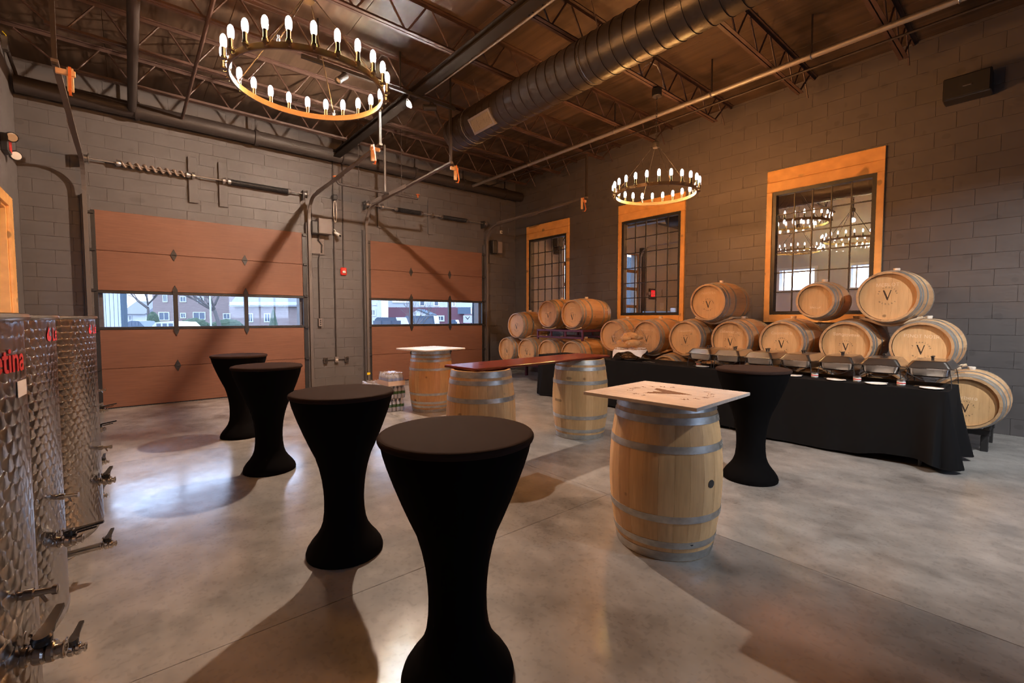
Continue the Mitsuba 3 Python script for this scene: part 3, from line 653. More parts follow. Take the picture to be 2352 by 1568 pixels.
# a second rail behind the camera, whose lamps light the near floor and the right-hand end of the room
lr2 = thing('lighting_rail', 'black lighting rail behind the camera', 'light rail')
part(lr2, 'rail', bx(1.2, 6.4, -1.42, -1.38, 4.06, 4.105, 0.003), 'black_metal')
for x in (1.5, 3.8, 6.1): part(lr2, 'support', bx(x - 0.01, x + 0.01, -1.41, -1.39, 4.105, ZC), 'black_metal')
for (x, aim, k) in ((3.2, (0.35, 0.75, -1.0), 2.6), (4.8, (0.62, 0.42, -0.72), 2.4)):
    piv, d = spot('rail_spotlight', f'spotlight on the rail behind the camera, {"left" if x < 4 else "right"} one', x, aim, tuple(4.0 * c / 100 for c in SPOT_NEAR), 4.08, -1.4)
    o = piv + d * 0.115
    scene[f'beam_light_{int(x)}'] = {'type': 'spot', 'intensity': rgb(*(k * c * 0.12 for c in SPOT_NEAR)), 'cutoff_angle': 33.0, 'beam_width': 8.0, 'to_world': T4().look_at(origin=o.tolist(), target=(o + d).tolist(), up=[0, 0, 1]), 'sampling_weight': 14.0}

# ------------------------------------------------------------------ barrels
def prof_r(t, rb, rh): return rb - (rb - rh) * abs(t) ** 1.9
def stave_mesh(L, rb, rh, n, th=0.022, seg=10):
    half = PI / n - 0.0003 / rb
    v, f = [], []
    for k in range(seg + 1):
        t = -1 + 2 * k / seg; r = prof_r(t, rb, rh); z = L / 2 * (1 + t)
        for (a, q) in ((-half, r - th), (-half, r - 0.0004), (-half * 0.975, r), (0, r + 0.0004), (half * 0.975, r), (half, r - 0.0004), (half, r - th)):
            v.append((q * math.cos(a), q * math.sin(a), z))
    m = 7
    for k in range(seg):
        for j in range(m):
            if j == m - 1 and 2 < k < seg - 3: continue
            a, b = k * m + j, k * m + (j + 1) % m
            f += [[a, b, b + m], [a, b + m, a + m]]
    for base, flip in ((0, True), (seg * m, False)):
        for j in range(1, m - 1):
            q = [base, base + j, base + j + 1]; f.append(q[::-1] if flip else q)
    return np.array(v), np.array(f)
def hoop_mesh(L, rb, rh, z0, w, th=0.0022, seg=44):
    pr = []
    for z in np.linspace(z0, z0 + w, 3): pr.append((prof_r(2 * z / L - 1, rb, rh) + 0.001, z))
    out = [(r + th, z) for r, z in pr]
    b = lathe(out + pr[::-1], seg, True)
    t = np.linspace(0, 0.26, 6); z1 = z0 + w; lap = []
    z = z0 + w / 2; r = prof_r(2 * z / L - 1, rb, rh) + 0.001 + th
    s = (prof_r(2 * z1 / L - 1, rb, rh) - prof_r(2 * z0 / L - 1, rb, rh)) / w
    rv = []
    for a in (0.07, 0.17):
        q = trimesh.creation.icosphere(subdivisions=1, radius=0.0055); rv.append(mv((np.array(q.vertices), np.array(q.faces)), r * math.cos(a), r * math.sin(a), z))
    lp = []
    for a in t:
        for (zz, e) in ((z0, 0.0016), (z1, 0.0016)):
            q = prof_r(2 * zz / L - 1, rb, rh) + 0.001 + th + e; lp.append((q * math.cos(a), q * math.sin(a), zz))
    lf = []
    for k in range(5): lf += [[2 * k, 2 * k + 2, 2 * k + 3], [2 * k, 2 * k + 3, 2 * k + 1]]
    return cat([b, (np.array(lp), np.array(lf))] + rv)
_bar = {}
def barrel_kit(L, rb, rh, n, mats, headm, hoops):
    k = (L, rb, rh, n, mats, headm, hoops)
    if k in _bar: return _bar[k]
    st = stave_mesh(L, rb, rh, n)
    kit = {'stave': [P(st, m, 35) for m in mats], 'n': n, 'L': L, 'rh': rh, 'rb': rb}
    kit['hoop'] = [P(hoop_mesh(L, rb, rh, z, w), 'galvanised', 30) for z, w in hoops]
    R = rh - 0.024; kit['head'] = []
    for top in (1, 0):
        ws = np.linspace(-R, R, 8); z = L - 0.050 if top else 0.032
        for i in range(7):
            poly = sg.Point(0, 0).buffer(R, 24).intersection(sg.box(ws[i] + 0.00025, -R, ws[i + 1] - 0.00025, R))
            kit['head'].append((P(mv(prism(poly, 0.018), 0, 0, z), headm[i % 2] if isinstance(headm, tuple) else headm), top))
    _bar[k] = kit
    return kit
STD = ((0.004, 0.055), (0.085, 0.040), (0.245, 0.042))
def both(h, L): return tuple(h) + tuple((L - a - w, w) for a, w in h)
EIGHT = ((0.004, 0.05), (0.075, 0.036), (0.135, 0.036), (0.265, 0.036))
def make_barrel(name, label, M, kit, group=None, bung=None, near_head_only=False, seed=0):
    b = thing(name, label, 'barrel', group)
    r = random.Random(seed)
    for k in range(kit['n']):
        part(b, 'stave', kit['stave'][r.randrange(len(kit['stave']))], M=M @ rot('z', (k + 0.37) * 360 / kit['n']))
    rr = rot('z', r.uniform(0, 360)) if bung is None else rot('z', 60)
    for h in kit['hoop']: part(b, 'hoop', h, M=M @ rr)
    for d, top in kit['head']:
        if top or not near_head_only: part(b, 'head_plank', d, M=M)
    if bung is not None:
        part(b, 'bung', lathe([(0, 0), (0.028, 0), (0.034, 0.03), (0.034, 0.042), (0, 0.042)], 14), 'bung', M @ basis((kit['rb'] * math.cos(bung), kit['rb'] * math.sin(bung), kit['L'] / 2), (0, 0, 1), (-math.sin(bung), math.cos(bung), 0), (math.cos(bung), math.sin(bung), 0)) @ tr(0, 0, -0.012), 35, label='pale silicone bung')
    return b
HB = 0.94
K1 = barrel_kit(HB, 0.345, 0.288, 24, ('oak_upright_a', 'oak_upright_b', 'oak_upright_a'), 'oak_head_b', both(STD, HB))
K2 = barrel_kit(HB, 0.338, 0.285, 25, ('oak_upright_a', 'oak_upright_b', 'oak_upright_b'), 'oak_head_b', both(STD, HB))
K4 = barrel_kit(HB, 0.338, 0.282, 26, ('oak_upright_c', 'oak_upright_b', 'oak_upright_c'), 'oak_head_b', both(EIGHT, HB))
B1, B2, B3, B4 = (2.61, 1.585), (4.21, 3.72), (2.60, 3.57), (3.58, 6.24)
def hole(x, y, z, r, b, lab):
    ang = math.atan2(-y, -x)
b1 = make_barrel('upright_barrel', 'upright oak barrel with a bung hole, under the stencilled square board', tr(*B1, 0) @ rot('z', -62), K1, seed=1)
def on_belly(B, px, py, K, R, name, m, lab):
    # a dark round hole set in the barrel's side, facing the bearing given
    pass
def bung_hole(b, B, ang, z, r, K, lab, ringm='oak_upright_c'):
    t = 2 * z / HB - 1; q = prof_r(t, K['rb'], K['rh'])
    n = np.array([math.cos(ang), math.sin(ang), 0]); s = np.array([-math.sin(ang), math.cos(ang), 0])
    M = basis(np.array([*B, z]) + n * (q + 0.0006), s, (0, 0, 1), n)
    part(b, 'bung_hole', lathe([(0, -0.012), (r * 0.9, -0.012), (r, 0.0012), (0, 0.0012)], 20), 'brass_edge' if False else 'black_plastic', M, 30, label=lab)
bung_hole(b1, B1, math.radians(-100), 0.47, 0.024, K1, 'charred bung hole')
bung_hole(b1, B1, math.radians(-118), 0.115, 0.011, K1, 'small dark knot')
b2 = make_barrel('upright_barrel', 'upright oak barrel under the right end of the mahogany plank', tr(*B2, 0) @ rot('z', 20), K2, seed=2)
b3 = make_barrel('upright_barrel', 'upright oak barrel under the left end of the plank, half hidden by the front table', tr(*B3, 0) @ rot('z', -128), K2, seed=3)
b4 = make_barrel('upright_barrel', 'reddish upright barrel with eight hoops, under the white board by the bottled water', tr(*B4, 0) @ rot('z', 30), K4, seed=4)

# boards on the upright barrels
bt = thing('barrel_board', 'square limed pine tabletop with a burnt winery emblem, on the nearest barrel', 'tabletop')
MB1 = tr(2.595, 1.57, HB) @ rot('z', 3)
for i in range(4):
    part(bt, 'plank', bx(-0.37 + i * 0.185 + 0.0007, -0.37 + (i + 1) * 0.185 - 0.0007, -0.37, 0.37, 0.001, 0.021, 0.0015), 'limed_pine', MB1)
ML = MB1 @ tr(0, 0, 0.0208) @ rot('z', 4)
vee = sg.Polygon([(-0.135, 0.09), (-0.105, 0.075), (-0.085, 0.088), (-0.06, 0.06), (-0.035, 0.075), (-0.015, 0.02), (0.05, 0.105), (0.11, 0.115), (0.0, -0.165)])
part(bt, 'emblem', prism(vee, 0.0006), 'burnt_stencil', ML, label='burnt brown V emblem with a ragged top')
part(bt, 'lettering', cat([arc_text('LA CANTINA', 0.038, 0.205, spread=17, depth=0.0006), arc_text('WINERY', 0.038, 0.243, inward=True, spread=17, mid=-90, depth=0.0006)]), 'burnt_stencil', ML, label='burnt lettering reading LA CANTINA WINERY')
pk = thing('barrel_plank', 'long glossy mahogany plank laid across two barrels', 'tabletop')
part(pk, 'board', bx(-1.08, 1.08, -0.25, 0.25, 0.001, 0.028, 0.008), 'mahogany', tr(3.46, 3.70, HB) @ rot('z', 4.6))
wbd = solo('barrel_board', 'square glossy white tabletop on the reddish barrel', 'tabletop', box(0.76, 0.76, 0.026, 0.008), 'white_board', tr(3.56, 6.20, HB + 0.0145) @ rot('z', 8))

# lying barrels
def lying(x, y, z, L): return basis((x + L, y, z), (0, -1, 0), (0, 0, 1), (-1, 0, 0))
LB = 0.90
KH = [barrel_kit(LB, 0.316, 0.270, 26, m, h, both(STD, LB)) for m, h in ((('oak_lying_a', 'oak_lying_b', 'oak_lying_a'), ('oak_head_a', 'oak_head_a')), (('oak_lying_b', 'oak_lying_a'), ('oak_head_b', 'oak_head_a')))]
LS = 0.74
KS = barrel_kit(LS, 0.258, 0.212, 20, ('oak_lying_a', 'oak_lying_b'), ('oak_head_b', 'oak_head_b'), both(((0.004, 0.045), (0.075, 0.034), (0.19, 0.036)), LS))
LT = 0.92
KT = barrel_kit(LT, 0.325, 0.286, 26, ('oak_lying_a', 'oak_lying_a', 'oak_lying_b'), ('oak_head_a', 'oak_head_a'), both(STD, LT))
def stamp_dict(s=1.0):
    v = prism(sg.Polygon([(-0.034, 0.045), (-0.022, 0.045), (0.003, -0.022), (0.022, 0.045), (0.029, 0.045), (0.004, -0.047), (-0.002, -0.047)]), 0.0008)
    l = cat([arc_text('LA CANTINA', 0.0125, 0.064, spread=17, depth=0.0008), arc_text('WINERY', 0.0125, 0.0765, inward=True, spread=17, mid=-90, depth=0.0008)])
    return P(v, 'stamp'), P(l, 'stamp')
SV, SL = stamp_dict()
_chalk = {}
def chalk_text(t, h):
    if (t, h) not in _chalk:
        m = lettering(t, h, 0.0006); c = (m[0][:, 0].min() + m[0][:, 0].max()) / 2
        _chalk[(t, h)] = P(mv(m, -c, 0, 0), 'chalk')
    return _chalk[(t, h)]
def wine(label, y, z, kit=None, text=None, vdy=-0.03, vs=1.0, x=6.65, seed=0, group=None, th=0.034, ty=0.11, tilt=0, stamp=True):
    kit = kit or KH[seed % 2]; L = kit['L']
    M = lying(x, y, z, L)
    b = make_barrel('wine_barrel', label, M, kit, group, bung=PI / 2, near_head_only=True, seed=seed)
    zz = L - 0.0318
    if stamp:
        part(b, 'stamp', SV, M=M @ tr(0.0, vdy, zz) @ np.diag([vs, vs, 1, 1]), label='stamped letter V')
        part(b, 'stamp_lettering', SL, kind='stuff', M=M @ tr(0.0, vdy, zz) @ np.diag([vs, vs, 1, 1]), label='ring of stamped lettering')
    if text: part(b, 'chalk_writing', chalk_text(text, th), M=M @ tr(0.0, ty, zz) @ rot('z', tilt), label=f'chalk word')
    return b
ZM, ZL0 = 1.11, 0.548
MID = [(0.945, 'PINOT NOIR', 'middle-row barrel chalked with two capital words, rightmost of the middle row', 1.15), (1.635, 'Sangiovese', 'middle-row barrel second from the right, faint V stamp', 1.0), (2.35, 'Cabernet B', 'middle-row barrel under the small barrel, third from the right', 1.15), (3.03, 'Cabernet Joy', 'middle-row barrel right of the gap below the top barrel marked PANTERA', 1.15), (3.725, 'Cabernet 8', 'middle-row barrel left of the gap below the top barrel marked PANTERA', 1.1), (4.43, 'Cabernet 19', 'middle-row barrel right behind the bread basket', 1.2), (5.125, None, 'middle-row barrel left of the bread basket, with a low V stamp', 1.1)]
for i, (y, t, lab, vs) in enumerate(MID): wine(lab, y, ZM, text=t, vs=vs, seed=10 + i, vdy=-0.03 if i < 6 else -0.07, th=0.036, ty=0.10, tilt=rng.uniform(-4, 3))
wine('largest top-row barrel, at the right end, chalked MERLOT', 1.255, 1.672, KT, 'MERLOT', seed=20, th=0.038, ty=0.12, vs=1.25, vdy=0.02)
wine('small dark barrel on top of the middle row, no stamp', 1.97, 1.648, KS, 'Merlot', seed=21, th=0.03, ty=-0.10, stamp=False)
wine('top-row barrel between two windows, chalked PANTERA', 3.372, 1.665, None, 'PANTERA', seed=22, th=0.036, ty=0.12, vs=1.15)
LOW = [0.575, 1.275, 1.965, 2.66, 3.36, 4.06, 4.76]
LOWL = ['bottom-row barrel sticking out past the right end of the buffet', 'bottom-row barrel behind the rightmost chafing dishes', 'bottom-row barrel behind the third and fourth chafing dishes from the right', 'bottom-row barrel behind the tall black table by the buffet', 'bottom-row barrel behind the leftmost chafing dish', 'bottom-row barrel behind the buffet, between the bread basket and the leftmost chafing dish', 'bottom-row barrel behind the bread basket']
for i, y in enumerate(LOW): wine(LOWL[i], y, ZL0, text='Barbera' if i == 0 else None, seed=30 + i, th=0.036, ty=0.03, vdy=-0.06, vs=1.0)
LEFT = [(6.12, 1.508, 'upper barrel on the purple rack, right one of the pair'), (6.80, 1.515, 'upper barrel on the purple rack, left one of the pair'), (7.81, 1.262, 'barrel left of the purple rack, standing alone on the lower row'),
        (8.15, 0.70, 'lower barrel at the far left end of the stacks, by the corner'), (7.46, 0.70, 'lower barrel second from the far left end of the stacks'), (6.80, 0.70, 'lower barrel under the left part of the purple rack'), (6.12, 0.70, 'lower barrel under the right part of the purple rack')]
for i, (y, z, lab) in enumerate(LEFT): wine(lab, y, z, seed=40 + i, vs=1.2 if i < 5 else 0.9, vdy=-0.06 if i == 0 else -0.03, text='Merlot' if i == 0 else None, th=0.03, ty=0.11)

# racks
def rack_feet(y0, y1, zt, label, m='black_metal'):
    r = thing('barrel_rack', label, 'rack')
    for x in (7.0, 7.55):
        part(r, 'rail', bx(x - 0.03, x + 0.03, y0, y1, zt - 0.06, zt, 0.004), m)
        n = max(2, int((y1 - y0) / 1.4) + 1)
        for y in np.linspace(y0 + 0.04, y1 - 0.04, n):
            part(r, 'leg', bx(x - 0.03, x + 0.03, y - 0.03, y + 0.03, 0.0, zt - 0.06, 0.004), m)
    for y in (y0 + 0.04, (y0 + y1) / 2, y1 - 0.04): part(r, 'cross_bar', bx(7.03, 7.52, y - 0.025, y + 0.025, zt - 0.055, zt - 0.01, 0.004), m)
    return r
rack_feet(0.40, 5.1, ZL0 - 0.318, 'low black steel rack carrying the bottom row of barrels behind the buffet')
rack_feet(5.80, 8.48, 0.70 - 0.318, 'low steel rack under the lower barrels near the corner', 'purple_steel')
def cradle(y, zc, rb, label, wide=0.58, m='tan_steel'):
    c = thing('barrel_cradle', label, 'barrel cradle')
    for x in (6.86, 7.36):
        rr = prof_r(2 * (x - 6.65) / LB - 1, rb, rb - 0.06)
        bot = zc - rr - 0.02
        ys = np.linspace(-wide / 2, wide / 2, 11)
        pts = [(x, y + q, bot + max(0.0, (rr + 0.02 - math.sqrt(max((rr + 0.02) ** 2 - q * q, 0.0004)))) * 0.98) for q in ys]
        pts = [(a, b, c_ if abs(q) < 0.2 else min(c_, bot + 0.055 + (abs(q) - 0.2) * 0.38)) for (a, b, c_), q in zip(pts, ys)]
        part(c, 'curved_bar', tube(pts, 0.0165, 8), m, smooth=40)
    for q in (-wide / 2 + 0.04, wide / 2 - 0.04): 
        part(c, 'tie_bar', tube([(6.86, y + q, pts[0][2] - 0.004), (7.36, y + q, pts[0][2] - 0.004)], 0.012, 8), m, smooth=40)
cradle(1.255, 1.672, 0.325, 'tan rack bars under the large MERLOT barrel')
cradle(3.372, 1.665, 0.316, 'tan rack bars under the PANTERA barrel')
CL_ = ['rightmost', 'second from right', 'third from right', 'fourth from right', 'fifth from right', 'sixth from right', 'leftmost']
for i, (y, *_r) in enumerate(MID): cradle(y, ZM, 0.316, f'tan rack bars between the middle and bottom barrels, {CL_[i]} set', 0.62)
cradle(7.81, 1.262, 0.316, 'tan rack bars under the lone barrel left of the purple rack')
pr = thing('barrel_rack', 'purple steel rack holding two barrels above the lower row', 'rack')
for x in (6.68, 7.50):
    part(pr, 'rail', bx(x - 0.02, x + 0.02, 5.83, 7.12, 1.155, 1.195, 0.003), 'purple_steel'); part(pr, 'rail', bx(x - 0.02, x + 0.02, 5.83, 7.12, 1.02, 1.055, 0.003), 'purple_steel')
    for y in (5.85, 6.30, 6.70, 7.10): part(pr, 'post', bx(x - 0.018, x + 0.018, y - 0.018, y + 0.018, 1.055, 1.155, 0.003), 'purple_steel')
for y in (5.85, 7.10):
    part(pr, 'side_bar', bx(6.70, 7.48, y - 0.02, y + 0.02, 1.155, 1.195, 0.003), 'purple_steel')
    for x in (6.68, 7.50): part(pr, 'leg', bx(x - 0.018, x + 0.018, y - 0.018 + (0.34 if y > 6.5 else -0.0) * 0, y + 0.018, 0.36, 1.02, 0.003) if False else bx(x - 0.018, x + 0.018, y - 0.018, y + 0.018, 0.985, 1.02, 0.003), 'purple_steel')
for y in (6.12, 6.80):
    for x in (6.72, 7.46): part(pr, 'cradle', tube([(x, y + q, 1.20 + 0.04 * (q / 0.2) ** 2) for q in np.linspace(-0.2, 0.2, 7)], 0.012, 7), 'tan_steel', smooth=40)

# ------------------------------------------------------------------ tall black tables
TP = [(0.298, 0.985), (0.292, 0.965), (0.283, 0.92), (0.268, 0.87), (0.243, 0.80), (0.216, 0.73), (0.187, 0.66), (0.160, 0.60), (0.140, 0.53), (0.126, 0.46), (0.118, 0.39), (0.115, 0.33), (0.117, 0.26), (0.125, 0.20), (0.140, 0.155), (0.165, 0.115), (0.195, 0.078), (0.216, 0.045), (0.224, 0.018), (0.222, 0.0)]
tv, tf = lathe([(0, 0.9848), (0.2, 0.9848), (0.297, 0.9848)] + TP[1:], 72)
a_ = np.arctan2(tv[:, 1], tv[:, 0]); zz_ = tv[:, 2]
fold = 1 + 0.010 * np.cos(4 * a_ + 0.6) * np.clip((0.9 - zz_) / 0.5, 0, 1) * np.clip(zz_ / 0.1, 0, 1)
tv[:, :2] *= fold[:, None]
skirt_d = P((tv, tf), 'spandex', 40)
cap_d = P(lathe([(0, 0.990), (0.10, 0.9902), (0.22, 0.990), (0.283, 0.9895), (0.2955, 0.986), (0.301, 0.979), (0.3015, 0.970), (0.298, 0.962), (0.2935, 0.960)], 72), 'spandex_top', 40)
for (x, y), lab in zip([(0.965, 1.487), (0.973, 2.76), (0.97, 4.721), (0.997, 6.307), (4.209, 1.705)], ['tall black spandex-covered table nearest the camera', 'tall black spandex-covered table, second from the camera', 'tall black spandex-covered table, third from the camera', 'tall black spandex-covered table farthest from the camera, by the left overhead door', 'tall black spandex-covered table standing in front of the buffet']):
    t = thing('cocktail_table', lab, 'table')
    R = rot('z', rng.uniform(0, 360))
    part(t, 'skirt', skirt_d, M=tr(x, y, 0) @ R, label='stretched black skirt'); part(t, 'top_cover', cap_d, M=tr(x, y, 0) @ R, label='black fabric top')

# ------------------------------------------------------------------ buffet
def table_and_cloth(x0, x1, y0, y1, zt, tl, cl, seed, flare=(1, 1), hem=0.03, lift=()):
    t = thing('folding_table', tl, 'table')
    part(t, 'tabletop', bx(x0 + 0.01, x1 - 0.01, y0 + 0.01, y1 - 0.01, zt - 0.035, zt - 0.004, 0.004), 'white_plastic')
    for x in (x0 + 0.08, x1 - 0.08):
        for y in (y0 + 0.18, y1 - 0.18): part(t, 'leg', tube([(x, y, 0), (x, y, zt - 0.04)], 0.014, 8), 'black_metal', smooth=40)
    R = 0.03; per = []
    for (cx, cy, a0) in ((x0 + R, y0 + R, 180), (x1 - R, y0 + R, 270), (x1 - R, y1 - R, 0), (x0 + R, y1 - R, 90)):
        for a in np.linspace(a0, a0 + 90, 9): per.append((cx + R * math.cos(math.radians(a)), cy + R * math.sin(math.radians(a)), math.cos(math.radians(a)), math.sin(math.radians(a)), 1.0))
    dense = []
    for k in range(len(per)):
        p, q = per[k], per[(k + 1) % len(per)]
        d = math.hypot(q[0] - p[0], q[1] - p[1]); n = max(1, int(d / 0.02))
        for s in range(n):
            u = s / n; dense.append([p[i] + (q[i] - p[i]) * u for i in range(5)])
    D = np.array(dense); N = len(D); r2 = np.random.default_rng(seed)
    s = np.concatenate([[0], np.cumsum(np.hypot(*np.diff(D[:, :2], axis=0).T))])
    corners = [(x0, y0, flare[0]), (x1, y0, flare[0]), (x1, y1, flare[1]), (x0, y1, flare[1])]
    cn = np.zeros(N)
    for (cx, cy, w) in corners: cn = np.maximum(cn, w * np.exp(-((D[:, 0] - cx) ** 2 + (D[:, 1] - cy) ** 2) / 0.20 ** 2))
    ph = r2.uniform(0, 6, 4)
    wave = 0.010 * np.sin(s * 7 + ph[0]) + 0.007 * np.sin(s * 13 + ph[1]) + 0.004 * np.sin(s * 23 + ph[2])
    cf = 0.055 * np.sin(s * 22 + ph[3]) * cn
    rows = 22; V = [[*D[k, :2] + D[k, 2:4] * 0.004, zt + 0.0] for k in range(N)]
    for r in range(1, rows):
        u = r / (rows - 1)
        off = 0.006 + u * 0.012 + u ** 1.2 * (wave + cf + 0.075 * cn) + 0.0
        zb = hem + 0.015 * np.sin(s * 3 + ph[1]) + 0.0
        for (ya, yb, up) in lift: zb = zb + up * np.exp(-((D[:, 1] - (ya + yb) / 2) / ((yb - ya) / 2)) ** 4) * (D[:, 0] < x0 + 0.1)
        zr = zt - u ** 1.0 * (zt - zb) - 0.012 * (1 - u)
        V += [[D[k, 0] + D[k, 2] * off[k], D[k, 1] + D[k, 3] * off[k], zr[k]] for k in range(N)]
    F = []
    for r in range(rows - 1):
        for k in range(N):
            k2 = (k + 1) % N; F.append([r * N + k, (r + 1) * N + k, (r + 1) * N + k2, r * N + k2])
    V.append([(x0 + x1) / 2, (y0 + y1) / 2, zt]); c = len(V) - 1
    F = np.array(F); F = np.vstack([F[:, [0, 1, 2]], F[:, [0, 2, 3]], [[c, k, (k + 1) % N] for k in range(N)]])
    solo('tablecloth', cl, 'tablecloth', (np.array(V), F), 'black_cloth', smooth=50, group=None)
TZ = 0.752
table_and_cloth(5.72, 6.46, 0.61, 2.40, TZ, 'folding table hidden under the black cloth at the right end of the buffet', 'black tablecloth hanging in folds at the right end of the buffet', 1, (1, 0), 0.035, ((0.62, 1.2, 0.04),))
table_and_cloth(5.84, 6.57, 2.48, 6.20, TZ, 'long table hidden under the left black cloth of the buffet', 'long black tablecloth on the left part of the buffet, behind the tall table', 3, (0, 1))
# chafing dishes
def rrect(w, h, r): return sg.box(-w / 2 + r, -h / 2 + r, w / 2 - r, h / 2 - r).buffer(r, 5)
def loft(levels):
    """Levels of (w, h, r, z) rounded rectangles joined into a closed skin."""
    V, F = [], []; rings = []
    for (w, h, r, z) in levels:
        pts = []
        for (sx, sy, a0) in ((1, 1, 0), (-1, 1, 90), (-1, -1, 180), (1, -1, 270)):
            for a in np.radians(np.linspace(a0, a0 + 90, 5)): pts.append((sx * (w / 2 - r) + r * math.cos(a), sy * (h / 2 - r) + r * math.sin(a), z))
        rings.append(len(V)); V += pts
    n = 20
    for a, b in zip(rings, rings[1:]):
        for j in range(n): F += [[a + j, a + (j + 1) % n, b + (j + 1) % n], [a + j, b + (j + 1) % n, b + j]]
    for st, fl in ((rings[0], 1), (rings[-1], 0)):
        V.append(np.mean(V[st:st + n], axis=0)); c = len(V) - 1
        for j in range(n): q = [c, st + j, st + (j + 1) % n]; F.append(q[::-1] if fl else q)
    return np.array(V, float), np.array(F)
pan = P(loft([(0.46, 0.26, 0.03, 0.0), (0.49, 0.295, 0.04, 0.012), (0.515, 0.312, 0.045, 0.075), (0.515, 0.312, 0.045, 0.085)]), 'chafer_steel', 40)
rim = P(loft([(0.575, 0.355, 0.03, 0.082), (0.58, 0.36, 0.03, 0.086), (0.575, 0.355, 0.03, 0.090)]), 'chafer_steel', 40)
lid = P(loft([(0.555, 0.345, 0.03, 0.091), (0.545, 0.335, 0.03, 0.096), (0.485, 0.265, 0.035, 0.150), (0.468, 0.247, 0.035, 0.157), (0.44, 0.22, 0.03, 0.159)]), 'chafer_steel', 30)
lidh = P(cat([mv(box(0.014, 0.014, 0.03), -0.03, 0, 0.172), mv(box(0.014, 0.014, 0.03), 0.03, 0, 0.172), mv(box(0.10, 0.026, 0.012, 0.004), 0, 0, 0.190)]), 'black_plastic')
def stand_mesh():
    out = []
    for sx in (-1, 1):
        for sy in (-1, 1): out.append(tube([(sx * 0.24, sy * 0.15, 0.078), (sx * 0.25, sy * 0.165, 0.0), (sx * 0.262, sy * 0.172, -0.095)], 0.0035, 6))
        out.append(tube([(sx * 0.24, -0.15, 0.078), (sx * 0.285, -0.19, 0.088), (sx * 0.285, 0.19, 0.088), (sx * 0.24, 0.15, 0.078)], 0.0035, 6))
        out.append(tube([(sx * 0.245, -0.16, 0.03), (sx * 0.245, -0.05, -0.03), (sx * 0.245, 0.05, -0.03), (sx * 0.245, 0.16, 0.03)], 0.003, 6))
    out.append(tube([(-0.25, 0.16, -0.04), (0.25, 0.16, -0.04)], 0.003, 6)); out.append(tube([(-0.25, -0.16, -0.04), (0.25, -0.16, -0.04)], 0.003, 6))
    return cat(out)
stand = P(stand_mesh(), 'black_metal', 40)
CY = [(3.14, 6.15, 'leftmost chafing dish on the buffet'), (2.765, 6.13, 'second chafing dish from the left'), (2.335, 6.08, 'third chafing dish from the left, above the tall black table'), (1.935, 6.09, 'fourth chafing dish from the left, in the middle of the row'), (1.545, 6.10, 'third chafing dish from the right'), (1.17, 6.11, 'second chafing dish from the right'), (0.785, 6.11, 'rightmost chafing dish on the buffet')]
for (y, x, lab) in CY:
    c = thing('chafing_dish', 'stainless steel ' + lab, 'chafing dish')
    O = tr(x + 0.12, y, TZ + 0.098) @ rot('z', rng.uniform(-3, 3))
    part(c, 'pan', pan, M=O); part(c, 'rim', rim, M=O)
    l = part(c, 'lid', lid, M=O); part(l, 'handle', lidh, M=O, label='black lid handle'); part(c, 'stand', stand, M=O, label='black wire stand')
can = P(lathe([(0, 0), (0.036, 0), (0.036, 0.003), (0.0345, 0.005), (0.0345, 0.052), (0.037, 0.054), (0.037, 0.058), (0.03, 0.06), (0, 0.058)], 20), 'stainless_soft', 30)
canl = P(lathe([(0.0350, 0.012), (0.0353, 0.012), (0.0353, 0.045), (0.0350, 0.045)], 20, True), 'white_plastic', 30)
canb = P(lathe([(0.0354, 0.024), (0.0357, 0.024), (0.0357, 0.033), (0.0354, 0.033)], 20, True), 'red_plastic', 30)
for (x, y, lab) in ((5.90, 0.97, 'rightmost fuel can under the chafing dishes, between two plates'), (5.92, 1.335, 'fuel can second from the right under the chafing dishes'), (5.96, 1.74, 'fuel can under the middle chafing dishes, third from the right'), (6.02, 2.78, 'fuel can under the second chafing dish from the left'), (6.15, 3.22, 'fuel can under the leftmost chafing dish')):
    c = thing('fuel_can', lab, 'fuel can'); O = tr(x, y, TZ)
    part(c, 'can', can, M=O); part(c, 'label', canl, M=O, label='white paper label'); part(c, 'stripe', canb, M=O, label='red stripe')
plate = P(lathe([(0, 0.004), (0.045, 0.004), (0.055, 0.008), (0.085, 0.016), (0.088, 0.0165), (0.088, 0.013), (0.055, 0.003), (0.04, 0.0), (0, 0.0)], 36), 'white_plastic', 40)
def tongs():
    a = tube([(-0.10, 0.0, 0.006), (0.0, 0.012, 0.010), (0.10, 0.022, 0.004)], 0.0035, 6); b = tube([(-0.10, 0.0, 0.006), (0.0, -0.012, 0.010), (0.10, -0.022, 0.004)], 0.0035, 6)
    return cat([a, b, mv(box(0.03, 0.018, 0.004, 0.001), 0.11, 0.022, 0.004), mv(box(0.03, 0.018, 0.004, 0.001), 0.11, -0.022, 0.004)])
tong = P(tongs(), 'stainless', 40)
PL = [(5.83, 0.735, 'rightmost'), (5.80, 1.15, 'second from the right'), (5.83, 1.50, 'third from the right'), (5.86, 1.93, 'fourth from the right'), (6.02, 3.10, 'leftmost')]
for (x, y, w) in PL:
    solo('plate', f'small white plate on the front edge of the buffet, {w}', 'plate', plate, None, tr(x, y, TZ))
    solo('serving_tongs', f'steel serving tongs lying on the {w} plate', 'tongs', tong, None, tr(x - 0.005, y, TZ + 0.0165) @ rot('z', rng.uniform(60, 120)))
solo('serving_tongs', 'steel serving tongs lying on the black cloth right of the bread basket', 'tongs', tong, None, tr(6.05, 3.95, TZ) @ rot('z', 80))
solo('table_knife', 'steel table knife lying on the cloth left of the bread basket', 'knife', cat([mv(box(0.11, 0.016, 0.003, 0.001), 0.05, 0, 0.003), mv(box(0.09, 0.018, 0.009, 0.003), -0.05, 0, 0.005)]), 'stainless', tr(6.0, 4.75, TZ) @ rot('z', 95))
